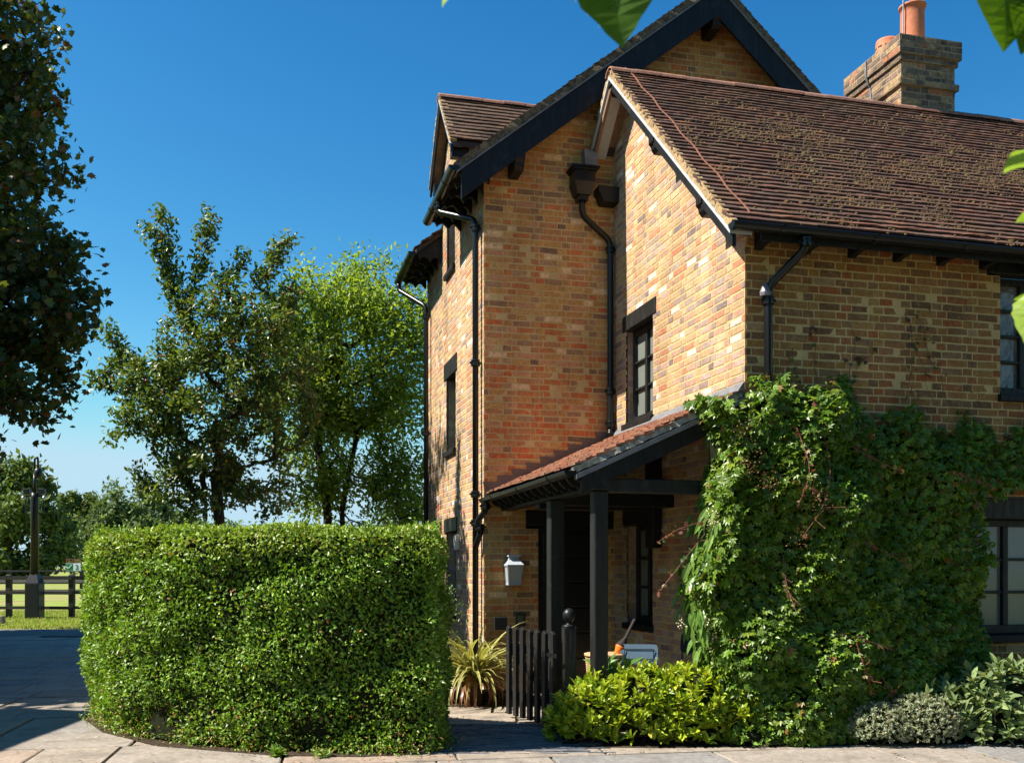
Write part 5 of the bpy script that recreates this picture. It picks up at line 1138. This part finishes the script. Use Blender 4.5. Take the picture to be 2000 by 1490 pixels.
# striped strap-leaf plant by the gable wall
ph_w = to_world(-1.62, -.75); ph_ = thing('striped_plant', 'arching striped strap leaf plant in front of the gable wall, behind the gate', 'plant', (-.42, 10.95, 0))
SV, SF, SC = [], [], []
def strap(dirh, lift, length, w, col, col2, droop):
    k = 9; o = len(SV); d = np.array([math.cos(dirh), math.sin(dirh), 0]); sd_ = np.array([-math.sin(dirh), math.cos(dirh), 0]); p = np.array([rng.normal() * .03, rng.normal() * .03, .16 + rng.uniform(0, .12)]); ang = lift
    for i in range(k):
        t = i / (k - 1); ww = w * (1 - t ** 2.2) * (.6 + .8 * min(1, t * 3)) + .0008
        for s, c in ((-1, col2), (-.35, col), (.35, col), (1, col2)): SV.append(p + sd_ * ww * s + np.array([0, 0, abs(s) * ww * .3])); SC.append(c)
        p = p + (d * math.cos(ang) + np.array([0, 0, math.sin(ang)])) * length / k; ang -= droop / k * (1 + t * 1.2)
    for i in range(k - 1):
        for j in range(3): SF.append([o + i * 4 + j, o + i * 4 + j + 1, o + i * 4 + 5 + j, o + i * 4 + 4 + j])
for i in range(190):
    dead = i > 155; L_ = rng.uniform(.6, 1.2); c = (.24, .25, .07) if not dead else (.28, .13, .07); c2 = (.50, .45, .18) if not dead else (.33, .18, .10)
    f = rng.uniform(.75, 1.25); strap(rng.uniform(0, 6.28), rng.uniform(.45, 1.45) if not dead else rng.uniform(.2, .8), L_, rng.uniform(.011, .019), tuple(np.array(c) * f), tuple(np.array(c2) * f), rng.uniform(.7, 2.0) if not dead else rng.uniform(2.2, 3.2))
o = link('strap_leaves', mesh_from('strap_leaves', np.array(SV), np.array(SF), 'leaf_gloss', np.array(SC), smooth=True), ph_); o['kind'] = 'stuff'
MB().lathe((0, 0, 0), [(.08, -.02), (.09, .08), (.07, .18), (.03, .24)], 12).build('root_crown', 'twig', ph_)
bx_ = thing('timber_trough', 'low dark timber trough along the gable wall behind the striped plant', 'planter', (-.42, 11.22, 0), HT); MB().box(-.45, .45, -.12, .12, 0, .1).build('trough', 'fence_dark', bx_, bevel=.01)
# loose shrub against the side wall
make_tree('side_shrub', 'loose leafy shrub growing against the side wall behind the hedge', 'shrub', (-.95, 11.2, 0), [(-.95, 11.2, 0), (-.93, 11.2, .2), (-.9, 11.2, .35)],
          [(-.80, 11.2, .85, .26, .25, .55), (-.98, 11.35, 1.25, .26, .25, .40), (-1.2, 11.2, .8, .3, .3, .6), (-.66, 11.15, .55, .16, .2, .25)], 150, 3000, .038, T_OVAL2, [(.13, .22, .035, 3), (.20, .28, .05, 2), (.07, .13, .03, 2)], 'leaf', bark='twig', spread=.10, r_twig=.003, rmax=.02, shell=.1)

# ================================================================== TREES
def px(x, y, Z): return np.array([(x - 1000) / 1944 * Z, Z, EYE + (1106 - y) / 1944 * Z])
def pe(x, y, Z, rx, ry, rd=None, wt=1.): c = px(x, y, Z); return (*c, rx / 1944 * Z, (rd if rd is not None else rx / 1944 * Z), ry / 1944 * Z, wt)
# fruit tree
ZT = 12.8; b0 = px(428, 1106, ZT); b0[2] = 0
AP = [(.08, .13, .024, 3), (.11, .175, .028, 3), (.155, .22, .038, 2.2), (.05, .09, .02, 2), (.20, .21, .05, .6), (.18, .085, .03, .25)]
shoots = []
for (x0, y0, x1, y1, m) in ((345, 590, 316, 410, 13), (330, 560, 290, 440, 8), (370, 590, 415, 418, 14), (500, 560, 565, 465, 12), (430, 560, 470, 500, 7), (240, 700, 190, 745, 7), (300, 950, 262, 925, 6), (250, 700, 215, 645, 6), (560, 600, 570, 555, 5)):
    for i in range(m): q = px(x0 + (x1 - x0) * i / (m - 1), y0 + (y1 - y0) * i / (m - 1), ZT); shoots.append(q + rng.normal(size=3) * .035)
ap_at = np.vstack([in_ellipsoids([pe(400, 760, ZT, 150, 170, 1.0), pe(480, 640, ZT, 110, 110, .8), pe(290, 790, ZT, 95, 100, .7), pe(545, 760, ZT, 85, 150, .8), pe(400, 930, ZT, 110, 90, .8), pe(520, 930, ZT, 75, 80, .7), pe(235, 745, ZT, 45, 55, .4), pe(355, 610, ZT, 50, 60, .4)], 430, .1), np.array(shoots)])
apple = make_tree('fruit_tree', 'young fruit tree with upright shoots rising behind the hedge', 'tree', b0, [b0, b0 + (0, 0, 1.0), b0 + (.02, 0, 1.9), px(420, 920, ZT)], None, 0, 27000, .074, T_OVAL2, AP, 'leaf', spread=.105, r_twig=.0045, expo=.44, rmax=.075, attract=ap_at, upbias=.15)
fa = ap_at[rng.integers(0, 330, 130)] + rng.normal(size=(130, 3)) * .08 - np.array([0, 0, .05])
fo = MB()
for p in fa:
    c = [(.30, .045, .03), (.40, .30, .08), (.34, .30, .10)][rng.integers(3)]; fo.lathe(p - b0, [(.004, -.022), (.018, -.015), (.024, 0), (.018, .016), (.004, .02)], 7, col=c)
fo.build('fruit', 'fruit', apple, smooth=True, kind='stuff', colattr=True)
# multi-stemmed tree by the house
ZU = 17.5; b1 = px(655, 1106, ZU); b1[2] = 0
UP = [(.18, .265, .035, 3), (.225, .315, .042, 3), (.27, .36, .055, 2), (.135, .205, .03, 2)]
t1 = [b1 + (-.12, 0, 0), px(640, 1000, ZU), px(625, 900, ZU), px(615, 800, ZU)]
at1 = in_ellipsoids([pe(690, 700, ZU, 130, 150, 1.5), pe(600, 640, ZU, 85, 110, 1.2), pe(640, 560, ZU, 70, 60, .9), pe(730, 580, ZU, 75, 70, 1.0), pe(780, 680, ZU, 85, 120, 1.2), pe(800, 850, ZU, 70, 110, 1.1), pe(590, 800, ZU, 80, 110, 1.0), pe(690, 880, ZU, 100, 100, 1.1), pe(780, 970, ZU, 70, 60, .9), pe(850, 650, ZU, 60, 90, .8), pe(570, 700, ZU, 50, 80, .8), pe(595, 955, ZU, 60, 55, .8), pe(715, 985, ZU, 80, 45, .9), pe(820, 960, ZU, 60, 70, .8)], 620, .45)
tree2 = make_tree('multi_stem_tree', 'bushy bright green multi stemmed tree between hedge and house', 'tree', b1, t1 + [px(650, 700, ZU)], None, 0, 40000, .092, T_OVAL2, UP, 'leaf_tree', spread=.27, r_twig=.006, expo=.40, rmax=.085, attract=at1)
nodes2, par2, tips2, V2, F2 = skeleton([b1 + (.22, 0, 0), px(668, 1000, ZU), px(680, 930, ZU), px(700, 840, ZU)], at1[rng.integers(0, len(at1), 120)] * 1.0, .007, .40, .3, .085)
link('second_stem', mesh_from('second_stem', V2 - b1, F2, 'bark', smooth=True), tree2)
# big dark tree at the left, trunk out of frame
ZM = 14.5; b2 = np.array([-9.6, 15.0, 0])
MP = [(.06, .085, .02, 4), (.08, .11, .023, 3), (.11, .14, .028, 2), (.045, .06, .018, 2), (.20, .085, .03, .9)]
mell = [pe(-40, 60, ZM, 130, 90, 1.3), pe(10, 160, ZM, 100, 60, 1.1), pe(0, 290, ZM, 110, 75, 1.4), pe(-30, 420, ZM, 130, 80, 1.6), pe(40, 490, ZM, 140, 60, 1.5), pe(20, 600, ZM, 150, 80, 1.6), pe(30, 720, ZM, 100, 70, 1.4), pe(-20, 800, ZM, 100, 60, 1.2), pe(165, 500, ZM, 40, 32, .6), pe(150, 610, ZM, 40, 40, .7),
        pe(-250, 500, ZM, 250, 340, 2.6, .35), pe(-240, 100, ZM, 220, 200, 2.2, .35), pe(60, 60, ZM, 30, 40, .5), pe(-150, -150, ZM, 200, 130, 2.2, .3)]
make_tree('broadleaf_tree', 'large dark broadleaf tree filling the left edge above the drive', 'tree', b2, [b2, b2 + (0, 0, 1.6), b2 + (.1, -.1, 3.2), b2 + (.3, -.2, 4.8), b2 + (.4, -.3, 6.5)], mell, 820, 30000, .12, T_MAPLE, MP, 'leaf', spread=.26, r_twig=.008, expo=.46, rmax=.28, shell=.35)
# far trees beyond the fields
FT = [(.10, .145, .034, 3), (.125, .175, .04, 3), (.078, .118, .03, 2), (.155, .205, .05, 1)]
FT2 = [(.12, .175, .065, 3), (.14, .20, .075, 2), (.10, .15, .06, 2)]
def far_tree(x, ytop, Z, rx, label, pal, n=6500, ls=.5, lob=5):
    yb = 1106 + 1.5 * 1944 / Z; b = px(x, yb, Z); b[2] = 0; H_ = EYE + (1106 - ytop) / 1944 * Z; r = rx / 1944 * Z; e = []
    for k in range(lob): e.append((b[0] + rng.uniform(-.55, .55) * r, b[1] + rng.uniform(-.4, .4) * r, H_ * rng.uniform(.38, .72), r * rng.uniform(.4, .6), r * rng.uniform(.4, .6), H_ * rng.uniform(.2, .3)))
    e.append((b[0], b[1], H_ * .72, r * .55, r * .5, H_ * .28)); e.append((b[0], b[1], H_ * .34, r * .95, r * .7, H_ * .3))
    make_tree('field_tree', label, 'tree', b, [b, b + (0, 0, H_ * .12), b + (0, 0, H_ * .3)], e, 130, n, ls, T_OVAL, pal, 'leaf_matt', spread=r * .16, r_twig=.03, expo=.42, rmax=.4, shell=.5, group='trees beyond the fields')
far_tree(20, 900, 105, 130, 'tall dark green field tree behind the camera mast', FT, 20000, .75)
far_tree(-110, 915, 110, 110, 'dark field tree at the far left edge behind the fences', FT, 11000, .75)
far_tree(165, 965, 130, 60, 'small round field tree just right of the camera mast', FT, 11000, .65)
far_tree(245, 945, 122, 95, 'broad grey green field tree above the left end of the hedge', FT2, 18000, .7)
far_tree(345, 992, 135, 75, 'low grey green field tree left of the fruit tree trunk', FT2, 12000, .65)
far_tree(430, 1005, 140, 60, 'low field tree seen behind the fruit tree trunk', FT2, 9000, .6)
far_tree(770, 985, 60, 70, 'pale field tree seen low between bushy tree and house', FT2, 4000, .3)

# ================================================================== OVERHANGING BRANCH (close to the camera)
oh = thing('overhanging_branch', 'close leafy branch hanging into the top and right of the view', 'branch', (1.6, .3, 0))
OO = np.array([1.6, .3, 0])
BIG_ST = [(.04, .17), (.10, .30), (.17, .38), (.25, .435), (.33, .47), (.41, .455), (.49, .43), (.57, .36), (.65, .305), (.73, .245), (.80, .18), (.87, .125), (.93, .07), (.97, .03)]
def big_leaf(x, y, Z, ux, uz, size, n, col, tilt=0.):
    p = px(x, y, Z) - OO; T = leaf_tmpl([(t, w * rng.uniform(.93, 1.05)) for t, w in BIG_ST], .05, rng.uniform(.05, .14)); T[0][:, 2] += .02 * np.sin(T[0][:, 1] * 9 + T[0][:, 0] * 7)
    lf = leaves('leaf', p[None], np.array([[ux, tilt, uz]]), np.array([n], float), size, T, col, 'leaf_thin', oh, kind=None, cvar=.02)
    U = norm(np.array([[ux, tilt, uz]], float))[0]; X = norm(np.cross(U, np.array(n, float))[None])[0]; N = np.cross(X, U)
    def pt(a, b, h=.004): return p + size * (X * a + U * b + N * (.15 * abs(a) - .10 * b * b + h))
    MB().tube([pt(0, t) for t in np.linspace(0, .97, 8)], [size * .012 * (1 - .85 * t) for t in np.linspace(0, 1, 8)], 5).build('midrib', 'vein', lf)
    for sg in (-1, 1):
        for t0, a1, t1 in ((.05, .30, .22), (.12, .40, .42), (.28, .36, .58), (.44, .27, .70), (.60, .18, .80)):
            MB().tube([pt(0, t0), pt(sg * a1 * .5, t0 + (t1 - t0) * .42), pt(sg * a1, t1)], [size * .006, size * .004, size * .0015], 4).build('vein', 'vein', lf)
    return p
G1, G2 = (.075, .16, .012), (.26, .40, .02)
st_pts = [px(1180, -130, 1.25)]
big_leaf(1185, -135, 1.25, .14, -1, .145, (-.1, -1, .35), G1)
big_leaf(1965, -135, 1.3, .05, -1, .15, (.1, -1, .3), G1)
big_leaf(2030, -20, 1.3, -.25, -1, .085, (.2, -1, .3), G1)
big_leaf(2060, 290, 1.35, -.85, -.38, .085, (-.5, -.55, .8), G2, -.15)
big_leaf(2062, 560, 1.4, -.45, -.9, .10, (-.6, -.6, .5), G2, -.1)
big_leaf(2030, 420, 1.4, -.7, -.2, .035, (-.5, -.6, .7), G2)
big_leaf(2040, 590, 1.45, -.9, .1, .045, (-.5, -.6, .7), G2)
big_leaf(915, -60, 1.3, -.5, -.6, .06, (-.5, -.6, .7), G2)
bp = [np.array([1.9, -.6, 0]), np.array([1.75, -.5, 1.2]), np.array([1.4, -.1, 2.3]), np.array([1.0, .7, 2.62]), px(1960, -260, 1.3), px(1500, -250, 1.3), px(1180, -230, 1.25), px(915, -210, 1.3)]
MB().tube(smooth_path([p - OO for p in bp], 5, .25), np.interp(np.linspace(0, 1, 38), [0, .5, 1], [.04, .015, .004]).tolist(), 8).build('stem', 'bark', oh, smooth=True)
bp2 = [np.array([1.4, -.1, 2.3]), px(2150, 150, 1.35), px(2120, 330, 1.38), px(2110, 520, 1.4)]
MB().tube(smooth_path([p - OO for p in bp2], 5, .2), .006, 7).build('side_stem', 'bark', oh, smooth=True)
for (x0, y0, x1, y1, Z) in ((1190, -95, 1180, -230, 1.25), (1960, -100, 1960, -260, 1.3), (2030, -20, 2100, -200, 1.3), (2060, 290, 2120, 330, 1.37), (2035, 560, 2110, 520, 1.4), (2030, 420, 2115, 400, 1.4), (2040, 590, 2110, 520, 1.42), (915, -60, 915, -210, 1.3)):
    MB().tube([px(x0, y0, Z) - OO, px(x1, y1, Z) - OO], .0025, 6).build('leaf_stalk', 'bark_red', oh)
# out of frame, left of the drive: the outbuilding whose eave shades the paving
ob = thing('brick_outbuilding', 'plain brick outbuilding left of the drive, outside the picture, shading the paving', 'building', (-11, 5.5, 0), R(2))
MB().box(-2.6, 2.45, -9, 3.6, 0, 4.7).build('wall', 'render_wall', ob)
MB().extrude([(-3.0, 4.65), (2.85, 4.65), (2.85, 4.85), (0, 7.2), (-3.0, 4.85)], (0, -9.3, 0), (0, 3.9, 0), (1, 0, 0), (0, 0, 1)).build('roof', 'roof_base', ob)
# unseen trees, added to darken the wing front and shade the drive
GT = [(8.5, -4.5, 1.15, 'unseen tree added behind the viewpoint to darken the wing front, nearest the wing'), (4.2, -7.0, 1.2, 'unseen tree added behind the viewpoint to darken the wing front, directly behind'), (13.5, -1.0, 1.2, 'unseen tree added right of the wing to darken its front'),
      (-12.6, 10.6, .93, 'tree outside the picture, left of the drive, nearest'), (-12.8, 13.8, .95, 'tree outside the picture, left of the drive, second'), (-13.6, 17.0, 1.0, 'tree outside the picture, left of the drive, third'), (-15.8, 20.5, 1.1, 'tree outside the picture, left of the drive, farthest')]
for (x, y, k, lab) in GT:
    b = np.array([x, y, 0.]); make_tree('added_shade_tree', lab, 'tree', b, [b, b + (0, 0, 1.2), b + (0, 0, 2.6)], [(x, y, 5.6 * k, 2.8 * k, 2.9 * k, 3.2 * k), (x - 1.1, y, 4.2 * k, 2.0 * k, 2.2 * k, 2.4 * k), (x + 1.0, y, 4.2 * k, 2.0 * k, 2.2 * k, 2.4 * k), (x, y, 2.4, 2.3 * k, 2.3 * k, 1.8)], 190, 12000, .42, T_OVAL2, FT, 'leaf', spread=.5, r_twig=.012, rmax=.2, group='trees outside the picture')
# fallen leaves on the paving
n = 260; lx = rng.uniform(-5.5, 5, n); ly = 7.3 + rng.exponential(.35, n); fl_ = thing('fallen_leaves', 'scattered dry leaves lying on the paving in front of the planting', 'leaves', (0, 7.8, 0)); fl_['kind'] = 'stuff'
mk = (ly < 8.25) | (np.abs(lx + .05) < .5); lx, ly = lx[mk], ly[mk]; n = len(lx)
leaves('dry_leaves', np.stack([lx, ly - 7.8, np.full(n, .012)], 1), np.stack([rng.normal(size=n), rng.normal(size=n), rng.normal(size=n) * .15], 1), np.tile([0, 0, 1.], (n, 1)) + rdir(n) * .25, rng.uniform(.015, .045, n), T_OVAL, pick_cols([(.26, .13, .06, 2), (.20, .12, .06, 2), (.30, .22, .10, 1), (.14, .16, .05, 1)], n), 'leaf_matt', fl_)
# moss and small weeds in the paving joints
jm = [m for m in fm if 6.8 < m[1, 3] < 14]; pts = []
for m in jm:
    for _ in range(3):
        if rng.random() < .5: t = rng.random(); e = m[:3, 0] * t if rng.random() < .5 else m[:3, 1] * t; q = m[:3, 3] + e; pts += [q + rng.normal(size=3) * np.array([.03, .012, 0]) for _ in range(int(rng.integers(3, 12)))]
pts = np.array(pts); n = len(pts); pts[:, 2] = .0; jw = thing('joint_weeds', 'tiny weeds and moss in the paving joints', 'weeds', (0, 9, 0)); jw['kind'] = 'stuff'
leaves('joint_growth', pts - np.array([0, 9, 0]), rdir(n) * .9 + np.array([0, 0, .5]), rdir(n) * .4 + np.array([0, 0, 1]), rng.uniform(.008, .022, n), T_OVAL, pick_cols([(.10, .13, .03, 3), (.14, .18, .04, 2), (.12, .09, .04, 1)], n), 'leaf_matt', jw)
